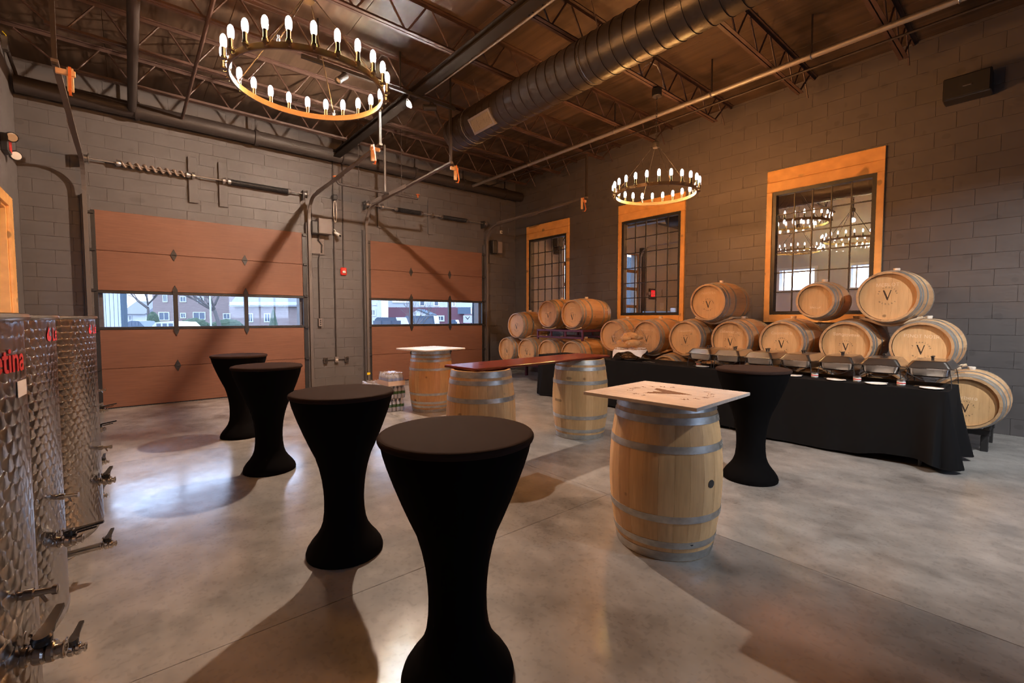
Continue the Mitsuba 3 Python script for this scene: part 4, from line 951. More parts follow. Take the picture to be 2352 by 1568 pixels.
# bread basket
BK = (6.19, 4.40)
BS = np.diag([1.55, 1.55, 1.55, 1.0])
bk = thing('bread_basket', 'brown wire basket of bread on a saucer at the left part of the buffet', 'basket')
for k in range(8):
    u = k / 7; part(bk, 'hoop', ring(0.075 + 0.085 * u ** 0.7, 0.0045, 32, 6), 'wicker', tr(*BK, TZ) @ BS @ tr(0, 0, 0.018 + 0.10 * u), 40)
for k in range(14):
    a = k * 2 * PI / 14
    part(bk, 'rib', tube([(math.cos(a) * r, math.sin(a) * r, z) for r, z in ((0.02, 0.016), (0.075, 0.018), (0.115, 0.05), (0.145, 0.085), (0.162, 0.125))], 0.0035, 5), 'wicker', tr(*BK, TZ) @ BS)
solo('plate', 'white saucer under the bread basket', 'plate', plate, None, tr(*BK, TZ) @ np.diag([1.1, 1.1, 0.8, 1]))
n_ = 28; gx, gy = np.meshgrid(np.linspace(-1, 1, n_), np.linspace(-1, 1, n_))
X_, Y_ = gx * 0.192, gy * 0.192; rr_ = np.hypot(X_, Y_)
Z_ = np.where(rr_ < 0.155, 0.128 - 0.045 * (1 - (rr_ / 0.155) ** 2), 0.130 - (rr_ - 0.155) * 0.85 - 0.012 * np.sin(9 * np.arctan2(Y_, X_)) * np.clip((rr_ - 0.15) * 10, 0, 1))
sh_ = np.where(rr_ > 0.155, 0.155 + (rr_ - 0.155) * 0.45, rr_) / np.maximum(rr_, 1e-6)
NV = np.stack([X_ * sh_, Y_ * sh_, Z_], -1).reshape(-1, 3)
NF = np.array([[i * n_ + j, i * n_ + j + 1, (i + 1) * n_ + j + 1, (i + 1) * n_ + j] for i in range(n_ - 1) for j in range(n_ - 1)])
solo('napkin', 'white napkin lining the bread basket, corners hanging over its rim', 'napkin', (NV, NF), 'white_cloth', tr(*BK, TZ) @ BS @ rot('z', 20), 60)
def loaf(l, w, h, seed):
    s = trimesh.creation.icosphere(subdivisions=3); v = np.array(s.vertices)
    v = np.sign(v) * np.abs(v) ** 0.85 * [l / 2, w / 2, h / 2]
    return v * (1 + 0.10 * (meshkit.fbm(v * 14, 3, seed)[:, None] - 0.5)), np.array(s.faces)
LO = [(0.02, -0.06, 0.150, 0.17, 0.085, 0.07, 20, 0), (-0.05, 0.03, 0.150, 0.16, 0.08, 0.07, 100, 0), (0.05, 0.07, 0.150, 0.15, 0.08, 0.07, -40, 0), (-0.02, -0.03, 0.205, 0.17, 0.08, 0.07, 60, 0), (0.03, 0.05, 0.205, 0.15, 0.08, 0.065, 10, 0), (-0.06, -0.07, 0.165, 0.14, 0.075, 0.065, 130, 0), (-0.01, 0.09, 0.16, 0.14, 0.07, 0.06, 170, 0), (-0.085, 0.0, 0.185, 0.12, 0.065, 0.055, 75, 0), (0.0, -0.08, 0.195, 0.12, 0.06, 0.055, -25, 0)]
LW = ['front right', 'back left', 'back right', 'upper left', 'topmost right', 'front left', 'rear', 'left edge', 'right edge']
for i, (x, y, z, l, w, h, a, _) in enumerate(LO):
    solo('bread_roll', f'crusty bread roll in the basket, {LW[i]} one', 'bread', loaf(l * 1.1, w * 1.15, h * 1.1, i), 'bread', tr(*BK, TZ) @ BS @ tr(x, y, z + (0.045 if z > 0.18 else 0.018)) @ rot('z', a), True, 'bread rolls in the basket')
s = trimesh.creation.icosphere(subdivisions=4); v = np.array(s.vertices)
for (dx, dy, sx, lab, sd_) in ((-0.02, -0.05, 1.0, 'clear plastic bag around the bread on the right of the basket', 3), (-0.03, 0.07, 0.9, 'clear plastic bag around the bread on the left of the basket', 8)):
    q = v * [0.125 * sx, 0.115 * sx, 0.088] * (1 + 0.42 * (meshkit.fbm(v * 7, 4, sd_)[:, None] - 0.45))
    solo('bread_bag', lab, 'plastic bag', (q, np.array(s.faces)), 'bag_film', tr(*BK, TZ) @ BS @ tr(dx, dy, 0.235), False)

# ------------------------------------------------------------------ bottled water
bot = lathe([(0, 0.0), (0.026, 0.0), (0.031, 0.006), (0.031, 0.05), (0.029, 0.056), (0.031, 0.062), (0.031, 0.115), (0.026, 0.14), (0.014, 0.162), (0.013, 0.175), (0, 0.175)], 12)
cap = lathe([(0, 0.172), (0.0155, 0.172), (0.0155, 0.188), (0, 0.189)], 10)
lab_ = lathe([(0.0315, 0.066), (0.0320, 0.066), (0.0320, 0.108), (0.0315, 0.108)], 12, True)
Db, Dc, Dl, Dg = P(bot, 'pack_plastic', 40), P(cap, 'white_plastic', 40), P(lab_, 'green_label', 40), P(lab_, 'blue_cap', 40)
def film(wx, wy, h, seed):
    m = trimesh.Trimesh(*box(wx, wy, h, 0.02), process=False)
    m = m.subdivide_to_size(0.03); v = np.array(m.vertices)
    v += 0.010 * (meshkit.fbm(v * 22 + seed, 3, seed)[:, None] - 0.5) * (v / np.maximum(np.linalg.norm(v, axis=1, keepdims=True), 1e-9))
    return v, np.array(m.faces)
def water_pack(x, y, z, a, label, nx=4, ny=6, lab=Dl, tray=False, seed=1):
    p = thing('water_pack', label, 'water bottles')
    O = tr(x, y, z) @ rot('z', a); s = 0.0635
    for i in range(nx):
        for j in range(ny):
            B = O @ tr((i - (nx - 1) / 2) * s, (j - (ny - 1) / 2) * s, 0.004)
            b = part(p, 'bottle', Db, M=B); part(b, 'cap', Dc, M=B)
            if i in (0, nx - 1) or j in (0, ny - 1): part(b, 'label', lab, M=B)
    part(p, 'wrap', film(nx * s + 0.012, ny * s + 0.012, 0.196, seed), 'film', O @ tr(0, 0, 0.098), label='clear shrink wrap')
    if tray:
        w, l = nx * s + 0.02, ny * s + 0.02
        part(p, 'tray', cat([bx(-w / 2, w / 2, -l / 2, l / 2, 0.0, 0.004), bx(-w / 2, w / 2, -l / 2, -l / 2 + 0.004, 0, 0.07), bx(-w / 2, w / 2, l / 2 - 0.004, l / 2, 0, 0.07), bx(-w / 2, -w / 2 + 0.004, -l / 2, l / 2, 0, 0.07), bx(w / 2 - 0.004, w / 2, -l / 2, l / 2, 0, 0.07)]), 'cardboard', O, label='cardboard tray')
WA, WBk = (3.10, 6.62), (3.02, 7.14)
water_pack(*WA, 0.0, -4, 'shrink-wrapped pack of bottled water on the floor, bottom of the front stack', seed=1)
water_pack(WA[0] + 0.01, WA[1], 0.198, 3, 'shrink-wrapped pack of bottled water, middle of the front stack', seed=2)
water_pack(WA[0] - 0.01, WA[1], 0.398, 0, 'bottled water in a cardboard tray, topmost of the front stack', lab=Dg, tray=True, seed=3)
water_pack(*WBk, 0.0, 4, 'shrink-wrapped pack of bottled water, lower one of the rear stack', seed=4)
water_pack(WBk[0], WBk[1] + 0.01, 0.198, -3, 'shrink-wrapped pack of bottled water, upper one of the rear stack', seed=5, lab=Dg)

# ------------------------------------------------------------------ steel tanks
TR, TZ0, TZ1 = 0.45, 0.27, 1.435
def shell_uv(R, z0, z1, seg=160, rows=24):
    a = np.linspace(0, 2 * PI, seg + 1); z = np.linspace(z0, z1, rows + 1)
    A, Z = np.meshgrid(a, z); V = np.stack([R * np.cos(A), R * np.sin(A), Z], -1).reshape(-1, 3); UV = np.stack([A * R, Z], -1).reshape(-1, 2)
    F = [[i * (seg + 1) + j, i * (seg + 1) + j + 1, (i + 1) * (seg + 1) + j + 1, (i + 1) * (seg + 1) + j] for i in range(rows) for j in range(seg)]
    return V, np.array(F), UV
sv, sf, suv = shell_uv(TR, TZ0 + 0.02, TZ1 - 0.01)
SHELL = mikit.ply((sv, sf), 'swirl_steel', True, uv=suv)
RIM = P(lathe([(TR - 0.006, TZ1 - 0.014), (TR + 0.004, TZ1 - 0.011), (TR + 0.010, TZ1 - 0.008), (TR + 0.013, TZ1 - 0.003), (TR + 0.010, TZ1 + 0.004), (TR + 0.002, TZ1 + 0.006), (TR - 0.008, TZ1 + 0.002)], 96, True), 'stainless', 40)
FLO = P(lathe([(0, 1.30), (TR - 0.03, 1.30), (TR - 0.01, 1.34), (TR - 0.015, 1.345), (TR - 0.05, 1.32), (0, 1.325)], 64), 'stainless', 40)
BOT = P(lathe([(0, 0.16), (0.05, 0.16), (0.25, 0.205), (0.38, 0.235), (0.43, 0.255), (TR, 0.285), (TR + 0.003, 0.30), (TR, 0.31)], 72), 'stainless_soft', 40)
TLEG = P(cat([tube([(0, 0, 0.012), (0, 0, 0.30)], 0.022, 12), lathe([(0, 0), (0.045, 0), (0.045, 0.008), (0.02, 0.014), (0, 0.014)], 16)]), 'stainless_soft', 40)
def tc(L, stations):
    """A sanitary fitting: a pipe along +z with clamp flanges at the given places (z, radius, width)."""
    out = [lathe([(0, 0), (0.0185, 0), (0.0185, L), (0.013, L), (0.013, L - 0.01), (0, L - 0.01)], 20)]
    for (z, r, w) in stations: out.append(lathe([(0.018, z - w / 2), (r * 0.86, z - w / 2), (r, z - w * 0.3), (r, z + w * 0.3), (r * 0.86, z + w / 2), (0.018, z + w / 2)], 22))
    return cat(out)
def along(o, ang, up=0): 
    d = np.array([math.cos(ang), math.sin(ang), 0]); s = np.array([-math.sin(ang), math.cos(ang), 0])
    return basis(o, s, (0, 0, 1), d)
SAMP = P(cat([lathe([(0, 0), (0.013, 0), (0.013, 0.02), (0.018, 0.022), (0.018, 0.045), (0.012, 0.048), (0.010, 0.09), (0.016, 0.092), (0.016, 0.105), (0, 0.107)], 18), tube([(0, -0.008, 0.062), (0, -0.035, 0.075)], 0.0055, 8)]), 'stainless', 40)
BUTT = P(tc(0.118, [(0.018, 0.032, 0.018), (0.052, 0.034, 0.030), (0.082, 0.034, 0.022), (0.113, 0.0255, 0.008)]), 'stainless', 35)
CLAMP = P(cat([mv(box(0.018, 0.03, 0.02, 0.004), 0.036, 0.01, 0.022), tube([(0.036, 0.02, 0.022), (0.036, 0.055, 0.022)], 0.005, 8), mv(box(0.03, 0.012, 0.010, 0.003), 0.036, 0.055, 0.022)]), 'stainless', 35)
hp = sg.Polygon([(-0.020, 0), (0.020, 0), (0.022, 0.03), (0.016, 0.06), (0.012, 0.15), (0.009, 0.155), (-0.009, 0.155), (-0.012, 0.15), (-0.016, 0.06), (-0.022, 0.03)])
HAND = P(cat([mv(prism(hp, 0.012), 0, 0, -0.006), lathe([(0, -0.036), (0.012, -0.036), (0.014, -0.02), (0.026, -0.018), (0.028, 0.004), (0.022, 0.012), (0, 0.013)], 16), mv(box(0.014, 0.09, 0.008, 0.002), 0, 0.075, -0.018)]), 'black_plastic', 35)
ELB = P(cat([tube([(0.0, 0, 0), (0.06, 0, -0.035), (0.11, 0, -0.05), (0.16, 0, -0.045), (0.24, 0, -0.035)], 0.0185, 14)]), 'stainless', 40)
def tank(x, y, label, ph, word, handle, zt=0.715, zb=0.555):
    t = thing('wine_tank', label, 'tank')
    O = tr(x, y, 0)
    part(t, 'shell', SHELL, M=O @ rot('z', 30), label='shell of swirl-polished stainless steel'); part(t, 'rim', RIM, M=O, label='rolled rim'); part(t, 'floating_lid', FLO, M=O); part(t, 'dished_bottom', BOT, M=O)
    for k in range(3):
        a = math.radians(45 + 120 * k); part(t, 'leg', TLEG, M=O @ tr(math.cos(a) * 0.37, math.sin(a) * 0.37, 0))
    d = lambda a, r, z: np.array([x + r * math.cos(a), y + r * math.sin(a), z])
    part(t, 'sample_tap', SAMP, M=along(d(ph, TR - 0.008, zt), ph) @ VS, label='slim sampling tap')
    Mb = along(d(ph, TR - 0.008, zb), ph) @ VS
    b = part(t, 'butterfly_valve', BUTT, M=Mb, label='steel butterfly valve'); part(b, 'clamp', CLAMP, M=Mb)
    OUT_ = basis((0, 0, 0), (-1, 0, 0), (0, 0.17, 0.985), (0, 0.985, -0.17)); SIDE_ = basis((0, 0, 0), (0, 0, 1), (0.985, 0.17, 0), (-0.17, 0.985, 0))
    Mh = Mb @ tr(0, 0.052, 0.058); ax = OUT_ if handle == 'out' else SIDE_
    part(b, 'handle', HAND, M=Mh @ ax, label='black lever handle')
    Me = along(d(ph, 0.16, 0.205), ph) @ basis((0, 0, 0), (0, 0, 1), (1, 0, 0), (0, 1, 0)) if False else basis(d(ph, 0.20, 0.19), (math.cos(ph), math.sin(ph), 0), (-math.sin(ph), math.cos(ph), 0), (0, 0, 1)) @ np.diag([1.0, 0.7, 1.0, 1])
    e = part(t, 'drain_elbow', ELB, M=Me, label='curved drain pipe')
    Mv = along(d(ph, 0.435, 0.155), ph) @ VS; b2_ = part(t, 'drain_valve', BUTT, M=Mv, label='steel drain valve'); part(b2_, 'clamp', CLAMP, M=Mv)
    part(b2_, 'handle', HAND, M=Mv @ tr(0, 0.052, 0.058) @ SIDE_, label='black lever handle')
    if word is not None:
        a0 = word
        def wrap(m, a, z, r=TR + 0.0012, s=1.0):
            q = m[0] * s; th = a + q[:, 0] / TR
            rad = r + q[:, 2]
            return np.stack([x + rad * np.cos(th), y + rad * np.sin(th), z + q[:, 1]], 1), m[1]
        lt = meshkit.text_mesh('Letina', 0.046, 0.0012, True).subdivide_to_size(0.02)
        part(t, 'lettering', wrap((np.array(lt.vertices), np.array(lt.faces)), a0, 1.315 if handle == 'side' and y < 2 else 1.345), 'red_plastic', label='red lettering')
        dropm = prism(sg.Point(0, 0).buffer(0.018, 12).union(sg.Polygon([(-0.013, 0.012), (0.013, 0.012), (0, 0.036)])), 0.0012)
        part(t, 'logo', wrap(dropm, a0 - 0.07, 1.332 if handle == 'side' and y < 2 else 1.362), 'red_plastic', label='red drop emblem')
        part(t, 'logo_cut', wrap(prism(sg.Polygon([(0, 0), (0.019, 0), (0.017, 0.016), (0, 0.019)]), 0.0018), a0 - 0.07, 1.333 if handle == 'side' and y < 2 else 1.363), 'stainless_soft')
        part(t, 'rating_plate', wrap(xf(prism(sg.box(0, 0, 0.07, 0.035), 0.001), np.eye(4)), a0 + 0.29, 1.255), 'white_plastic', label='small white rating plate')
    return t
rd = math.radians
VS = np.diag([0.66, 0.66, 0.66, 1.0])
tank(-0.64, 1.52, 'swirl-polished steel tank nearest the camera, cut off by the left edge', rd(-13), rd(-25), 'side', 0.828, 0.69)
tank(-0.672, 2.48, 'swirl-polished steel tank second from the camera', rd(-12), rd(-8), 'out', 0.757, 0.585)
tank(-0.60, 3.48, 'swirl-polished steel tank third from the camera, widest in view', rd(-12), rd(-12), 'side', 0.71, 0.52)
tank(-0.665, 4.45, 'steel tank fourth from the camera, only its valves showing', rd(-12), None, 'out', 0.817, 0.637)
tank(-0.692, 5.40, 'steel tank fifth from the camera, only its taps showing', rd(-4), None, 'out', 0.796, 0.616)

# ------------------------------------------------------------------ fixtures on the back wall
W0 = YB - 0.002
ho = thing('horn_strobe', 'red fire alarm horn with a clear strobe between the doors', 'fire alarm')
part(ho, 'case', mv(box(0.13, 0.05, 0.16, 0.02), 3.45, W0 - 0.025, 2.40), 'red_plastic'); part(ho, 'strobe', mv(box(0.07, 0.03, 0.045, 0.01), 3.45, W0 - 0.06, 2.385), 'white_plastic')
rbx = thing('alarm_box', 'red alarm junction box high on the wall between the doors', 'junction box')
part(rbx, 'case', mv(box(0.13, 0.06, 0.14, 0.006), 3.467, W0 - 0.035, 4.68), 'red_plastic'); part(rbx, 'cover', mv(box(0.12, 0.006, 0.13, 0.002), 3.467, W0 - 0.067, 4.68), 'red_plastic')
pipe('conduit', 'pale-topped conduit running down from the red alarm box to the horn', [(3.467, W0 - 0.012, 4.61), (3.462, W0 - 0.012, 3.5), (3.452, W0 - 0.012, 2.48)], 0.011, 'dark_paint')
pipe('conduit', 'dark conduit running down to the three wall boxes between the doors', [(3.27, W0 - 0.012, 4.85), (3.27, W0 - 0.012, 2.5), (3.27, W0 - 0.012, 0.61)], 0.012, 'dark_paint')
for (x, lab, m) in ((3.05, 'leftmost wall outlet box of the three between the doors', 'grey_box'), (3.27, 'middle wall box of the three between the doors, with a white round cover', 'grey_box'), (3.48, 'rightmost wall outlet box of the three between the doors', 'grey_box')):
    o = thing('outlet_box', lab, 'outlet'); part(o, 'box', mv(box(0.075, 0.05, 0.115, 0.006), x, W0 - 0.025, 0.565), m)
    part(o, 'face', mv(box(0.07, 0.004, 0.11, 0.001), x, W0 - 0.052, 0.565), 'dark_paint' if x != 3.27 else 'grey_box')
    part(o, 'socket', xf(lathe([(0, 0), (0.022, 0), (0.02, 0.008), (0, 0.008)], 16), basis((x, W0 - 0.054, 0.565), (1, 0, 0), (0, 0, 1), (0, -1, 0))), 'white_plastic' if x == 3.27 else 'black_plastic', smooth=35)
pipe('conduit', 'short level conduit joining the three wall boxes', [(3.0, W0 - 0.012, 0.565), (3.52, W0 - 0.012, 0.565)], 0.009, 'dark_paint')
sw = thing('door_control', 'small push-button control box right of the left overhead door', 'switch')
part(sw, 'box', mv(box(0.07, 0.06, 0.16, 0.006), 2.955, W0 - 0.03, 1.34), 'grey_box')
for k in range(3): part(sw, 'button', xf(lathe([(0, 0), (0.012, 0), (0.012, 0.008), (0, 0.008)], 12), basis((2.955, W0 - 0.06, 1.30 + 0.04 * k), (1, 0, 0), (0, 0, 1), (0, -1, 0))), 'black_plastic', smooth=35)
pipe('conduit', 'bent conduit running from the door opener down to the push-button box', [(3.01, W0 - 0.015, 3.0), (2.98, W0 - 0.015, 2.72), (2.955, W0 - 0.015, 2.6), (2.955, W0 - 0.015, 1.42)], 0.010, 'dark_paint')
op = thing('door_opener', 'grey motor box of the left overhead door, mounted beside its track', 'door opener')
part(op, 'case', bx(2.91, 3.17, W0 - 0.22, W0 - 0.02, 3.10, 3.40, 0.008), 'grey_box'); part(op, 'motor', bx(2.78, 2.912, W0 - 0.20, W0 - 0.04, 3.08, 3.34, 0.02), 'black_metal')
part(op, 'wall_board', bx(2.84, 3.08, W0 - 0.02, W0, 2.70, 3.75, 0.004), 'wall_paint'); part(op, 'lower_plate', bx(2.82, 3.06, W0 - 0.03, W0 - 0.02, 2.72, 3.02, 0.002), 'grey_box')
part(op, 'cable', tube([(2.96, W0 - 0.06, 3.1), (2.95, W0 - 0.05, 2.98), (3.02, W0 - 0.03, 2.9), (3.01, W0 - 0.03, 2.74)], 0.014, 8), 'black_plastic', smooth=40)
op2 = thing('door_opener', 'grey motor box of the right overhead door, near the corner', 'door opener')
part(op2, 'case', bx(7.42, 7.56, W0 - 0.20, W0 - 0.02, 3.12, 3.42, 0.008), 'grey_box'); part(op2, 'motor', bx(7.27, 7.42, W0 - 0.18, W0 - 0.04, 3.10, 3.45, 0.02), 'black_metal'); part(op2, 'lower_plate', bx(7.26, 7.45, W0 - 0.02, W0, 2.86, 3.08, 0.002), 'wall_paint')
sn = thing('door_sensor', 'tiny pale sensor box hanging on a wire near the corner above the right opener', 'sensor')
part(sn, 'box', mv(box(0.07, 0.04, 0.08, 0.006), 7.66, W0 - 0.02, 3.71), 'white_plastic'); part(sn, 'eye', mv(box(0.03, 0.01, 0.03), 7.66, W0 - 0.043, 3.71), 'black_plastic'); part(sn, 'wire', tube([(7.64, W0 - 0.01, 3.75), (7.64, W0 - 0.01, 4.5)], 0.004, 5), 'dark_paint')
cm = thing('security_camera', 'small white bullet camera on the conduit between the doors', 'security camera')
part(cm, 'body', tube([(3.28, W0 - 0.07, 3.17), (3.33, W0 - 0.19, 3.10)], 0.033, 14), 'white_plastic', smooth=35); part(cm, 'lens', tube([(3.33, W0 - 0.19, 3.10), (3.334, W0 - 0.20, 3.094)], 0.024, 14), 'black_plastic', smooth=35); part(cm, 'arm', tube([(3.27, W0 - 0.01, 3.25), (3.28, W0 - 0.06, 3.22), (3.285, W0 - 0.08, 3.19)], 0.010, 8), 'white_plastic', smooth=35)
cl = thing('cable_coil', 'hanging coil of cable and a small bracket on the conduit above the camera', 'cable')
part(cl, 'bracket', mv(box(0.09, 0.10, 0.10, 0.01), 3.28, W0 - 0.06, 3.88), 'black_metal'); part(cl, 'coil', cat([tube([(3.29 + 0.03 * math.cos(t), W0 - 0.06 + 0.01 * k, 3.60 + 0.22 * math.sin(t)) for t in np.linspace(0, 2 * PI, 22)], 0.006, 5) for k in range(3)]), 'white_plastic', smooth=40)
st_ = solo('warning_label', 'small yellow warning label low on the track of the right overhead door', 'label', mv(box(0.07, 0.004, 0.05, 0.001), 3.90, YB - 0.158, 0.235), 'yellow')
# left wall: opening with pine lining, emergency light, junction box
dl = struct('door_4', 'pine-lined opening in the left wall')
part(dl, 'lining', bx(XL - 0.34, XL + 0.0, 8.62, 8.72, 0, 2.93, 0.004), 'stained_pine', label='pine lining board')
part(dl, 'lining', bx(XL - 0.34, XL + 0.0, 6.9, 8.62, 2.83, 2.93, 0.004), 'stained_pine', label='pine head board')
part(dl, 'casing', bx(XL, XL + 0.03, 8.66, 8.90, 0, 3.0, 0.004), 'stained_pine'); part(dl, 'casing', bx(XL, XL + 0.03, 6.8, 8.66, 2.86, 3.0, 0.004), 'stained_pine')
part(dl, 'leaf', bx(XL - 0.36, XL - 0.32, 6.9, 8.62, 0, 2.83), 'black_metal', label='dark door leaf')
em = thing('emergency_light', 'black emergency light with two round lamps on the left wall', 'emergency light')
EX, EY, EZ = XL, 8.75, 3.64
part(em, 'case', bx(EX, EX + 0.07, EY - 0.24, EY + 0.0, EZ - 0.12, EZ + 0.10, 0.01), 'black_plastic'); part(em, 'exit_panel', bx(EX + 0.07, EX + 0.076, EY - 0.20, EY - 0.04, EZ - 0.10, EZ + 0.04, 0.002), 'red_plastic', label='red panel')
for (y, z) in ((EY - 0.18, EZ + 0.07), (EY + 0.04, EZ - 0.10)):
    M = basis((EX + 0.09, y, z), (0, 0, 1), (0.64, 0.77, 0), (-0.0, -0.0, 0)) if False else basis((EX + 0.09, y, z), *frame_of((0.35, -0.9, -0.2)))
    part(em, 'lamp', lathe([(0, -0.05), (0.045, -0.05), (0.062, 0.0), (0.062, 0.03), (0.055, 0.035), (0, 0.035)], 18), 'black_plastic', M, 35); part(em, 'lens', lathe([(0, 0.036), (0.05, 0.036), (0.05, 0.040), (0, 0.042)], 18), 'white_plastic', M, 35)
jb = thing('junction_box', 'bare metal junction box with a yellow wire high on the left wall', 'junction box')
part(jb, 'box', bx(XL, XL + 0.06, 8.93, 9.05, 4.93, 5.10, 0.004), 'stainless_soft'); part(jb, 'wire', tube([(XL + 0.04, 8.95, 5.08), (XL + 0.05, 8.93, 5.105), (XL + 0.03, 8.85, 5.11)], 0.006, 6), 'yellow')
pipe('conduit', 'dark flexible conduit down the left corner near the ceiling', [(XL + 0.05, 9.0, 4.93), (XL + 0.06, 9.15, 4.86), (XL + 0.07, 9.3, 4.80), (XL + 0.07, 9.45, 4.72)], 0.02, 'dark_paint')
spk = thing('wall_speaker', 'black box speaker high on the right wall', 'speaker')
part(spk, 'cabinet', bx(XR - 0.23, XR, 0.60, 1.03, 4.15, 4.42, 0.01), 'black_plastic'); part(spk, 'grille', bx(XR - 0.24, XR - 0.229, 0.615, 1.015, 4.165, 4.405, 0.003), 'black_metal'); part(spk, 'badge', bx(XR - 0.244, XR - 0.239, 0.77, 0.85, 4.27, 4.285, 0.001), 'stainless', label='small bright badge')

# ------------------------------------------------------------------ the next room
dn = struct('door_3', 'glass overhead door of the next room')
gy_ = YB - 0.06
cols = np.linspace(10.0, 13.76, 4)
for k in range(6):
    z = 0.61 * k
    part(dn, 'rail', bx(10.0, 13.76, gy_ - 0.02, gy_ + 0.03, z, z + 0.05), 'wicker'); part(dn, 'rail', bx(10.0, 13.76, gy_ - 0.02, gy_ + 0.03, z + 0.56, z + 0.61), 'wicker')
    for i in range(3):
        part(dn, 'pane', (np.array([[cols[i] + 0.04, gy_, z + 0.05], [cols[i + 1] - 0.04, gy_, z + 0.05], [cols[i + 1] - 0.04, gy_, z + 0.56], [cols[i] + 0.04, gy_, z + 0.56]]), np.array([[0, 1, 2, 3]])), 'pane_glass')
for x in cols: part(dn, 'stile', bx(x - 0.04, x + 0.04, gy_ - 0.025, gy_ + 0.03, 0, 3.66), 'wicker')
for x in (9.9, 13.88):
    pts = [(x, YB - 0.12, 0.1), (x, YB - 0.12, 2), (x, YB - 0.12, 3.5)] + [(x, YB - 0.12 - 0.4 + 0.4 * math.cos(a), 3.5 + 0.4 * math.sin(a)) for a in np.linspace(0.2, PI / 2, 7)] + [(x, 5.8, 3.98)]
    part(dn, 'track', strip(pts, 0.06, 0.035, up=(1, 0, 0)), 'track_steel')
part(dn, 'jamb', bx(13.96, 14.22, YB - 0.14, YB - 0.01, 0, 3.9), 'dark_paint')
op3 = thing('door_opener', 'dark motor box in the next room, seen at the top of the farthest window', 'door opener')
part(op3, 'case', bx(9.55, 9.80, W0 - 0.25, W0 - 0.02, 3.5, 3.95, 0.01), 'black_metal'); part(op3, 'motor', bx(9.60, 9.75, W0 - 0.23, W0 - 0.05, 3.3, 3.5, 0.02), 'dark_paint')
ex = thing('exit_sign', 'red lit exit sign with two lamp heads, seen through the middle window', 'exit sign')
part(ex, 'case', bx(14.55, 14.92, W0 - 0.08, W0 - 0.01, 2.12, 2.50, 0.01), 'black_plastic')
xs = part(ex, 'face', bx(14.60, 14.87, W0 - 0.088, W0 - 0.08, 2.18, 2.44), 'red_plastic', label='lit red face'); scene[xs]['emitter'] = {'type': 'area', 'radiance': rgb(0.75, 0.01, 0.02), 'sampling_weight': 0.1}
part(ex, 'lettering', xf(mv(lettering('EXIT', 0.10, 0.003), 0, 0, 0), basis((14.60, W0 - 0.089, 2.26), (0.95, 0, 0), (0, 0, 1), (0, -1, 0))), 'white_plastic', label='letters EXIT')
for x in (14.47, 15.0): part(ex, 'lamp', xf(lathe([(0, -0.03), (0.05, -0.03), (0.06, 0.03), (0, 0.035)], 14), basis((x, W0 - 0.08, 2.32), (1, 0, 0), (0, 0, 1), (0, -1, 0))), 'stainless_soft', smooth=35)
cb = thing('white_chest', 'white glass-topped chest in the next room, low in the middle window', 'chest')
part(cb, 'body', bx(13.7, 15.6, 8.2, 9.2, 0.0, 1.60, 0.02), 'white_plastic'); part(cb, 'lid', bx(13.66, 15.64, 8.16, 9.24, 1.60, 1.66, 0.01), 'far_glass')
op4 = thing('outlet_plate', 'pale outlet plate on the wall of the next room, right of the exit sign', 'outlet')
part(op4, 'plate', bx(15.35, 15.55, W0 - 0.03, W0, 1.75, 2.0, 0.005), 'white_plastic'); part(op4, 'stem', bx(15.43, 15.46, W0 - 0.02, W0, 2.2, 2.5), 'grey_box')
du2 = thing('spiral_duct', 'spiral air duct of the next room, seen at the top of the nearest window', 'air duct')
part(du2, 'shell', tube([(11.6, 7.0, 4.2), (11.6, 2.0, 4.2), (11.6, YF, 4.2)], 0.26, 40), 'duct_paint', smooth=40)
for k in range(9): part(du2, 'seam', xf(lathe([(0.258, -0.005), (0.264, -0.002), (0.264, 0.002), (0.258, 0.005)], 40), basis((11.6, 5.5 - 0.6 * k, 4.2), (1, 0, 0), (0, 0, 1), (0, -1, 0))), 'duct_paint', smooth=35)
for k, y in enumerate((8.5, 7.1, 5.7, 4.3, 2.9, 1.5)):
    j = thing('next_room_joist', f'steel roof joist of the next room, {["first", "second", "third", "fourth", "fifth", "sixth"][k]} from its glass overhead door', 'roof joist', 'joists of the next room')
    part(j, 'chord', bx(XR + 0.25, XFAR, y - 0.04, y + 0.04, 4.50, 4.54), 'dark_paint')
    x = XR + 0.4; ms = []
    while x < XFAR - 0.6: ms += [tube([(x, y, 4.52), (x + 0.3, y, ZC - 0.02)], 0.013, 5), tube([(x + 0.3, y, ZC - 0.02), (x + 0.6, y, 4.52)], 0.013, 5)]; x += 0.6
    part(j, 'web', cat(ms), 'dark_paint')
pipe('next_room_pipe', 'pale pipe crossing the ceiling of the next room', [(12.15, YF + 0.1, 4.3), (12.15, YB - 0.3, 4.3)], 0.05, 'track_steel')
lz = thing('next_room_lamp', 'glaring white lamp under the ceiling of the next room', 'lamp')
part(lz, 'stem', tube([(14.8, 3.56, 4.08), (14.8, 3.56, ZC)], 0.01, 6), 'black_metal')
g2 = part(lz, 'bulb', lathe([(0.0001, -0.06), (0.05, -0.04), (0.06, 0.0), (0.04, 0.05), (0.0001, 0.06)], 12), 'white_plastic', tr(14.8, 3.56, 4.02), True); scene[g2]['emitter'] = {'type': 'area', 'radiance': rgb(200, 180, 150), 'sampling_weight': 3.0}

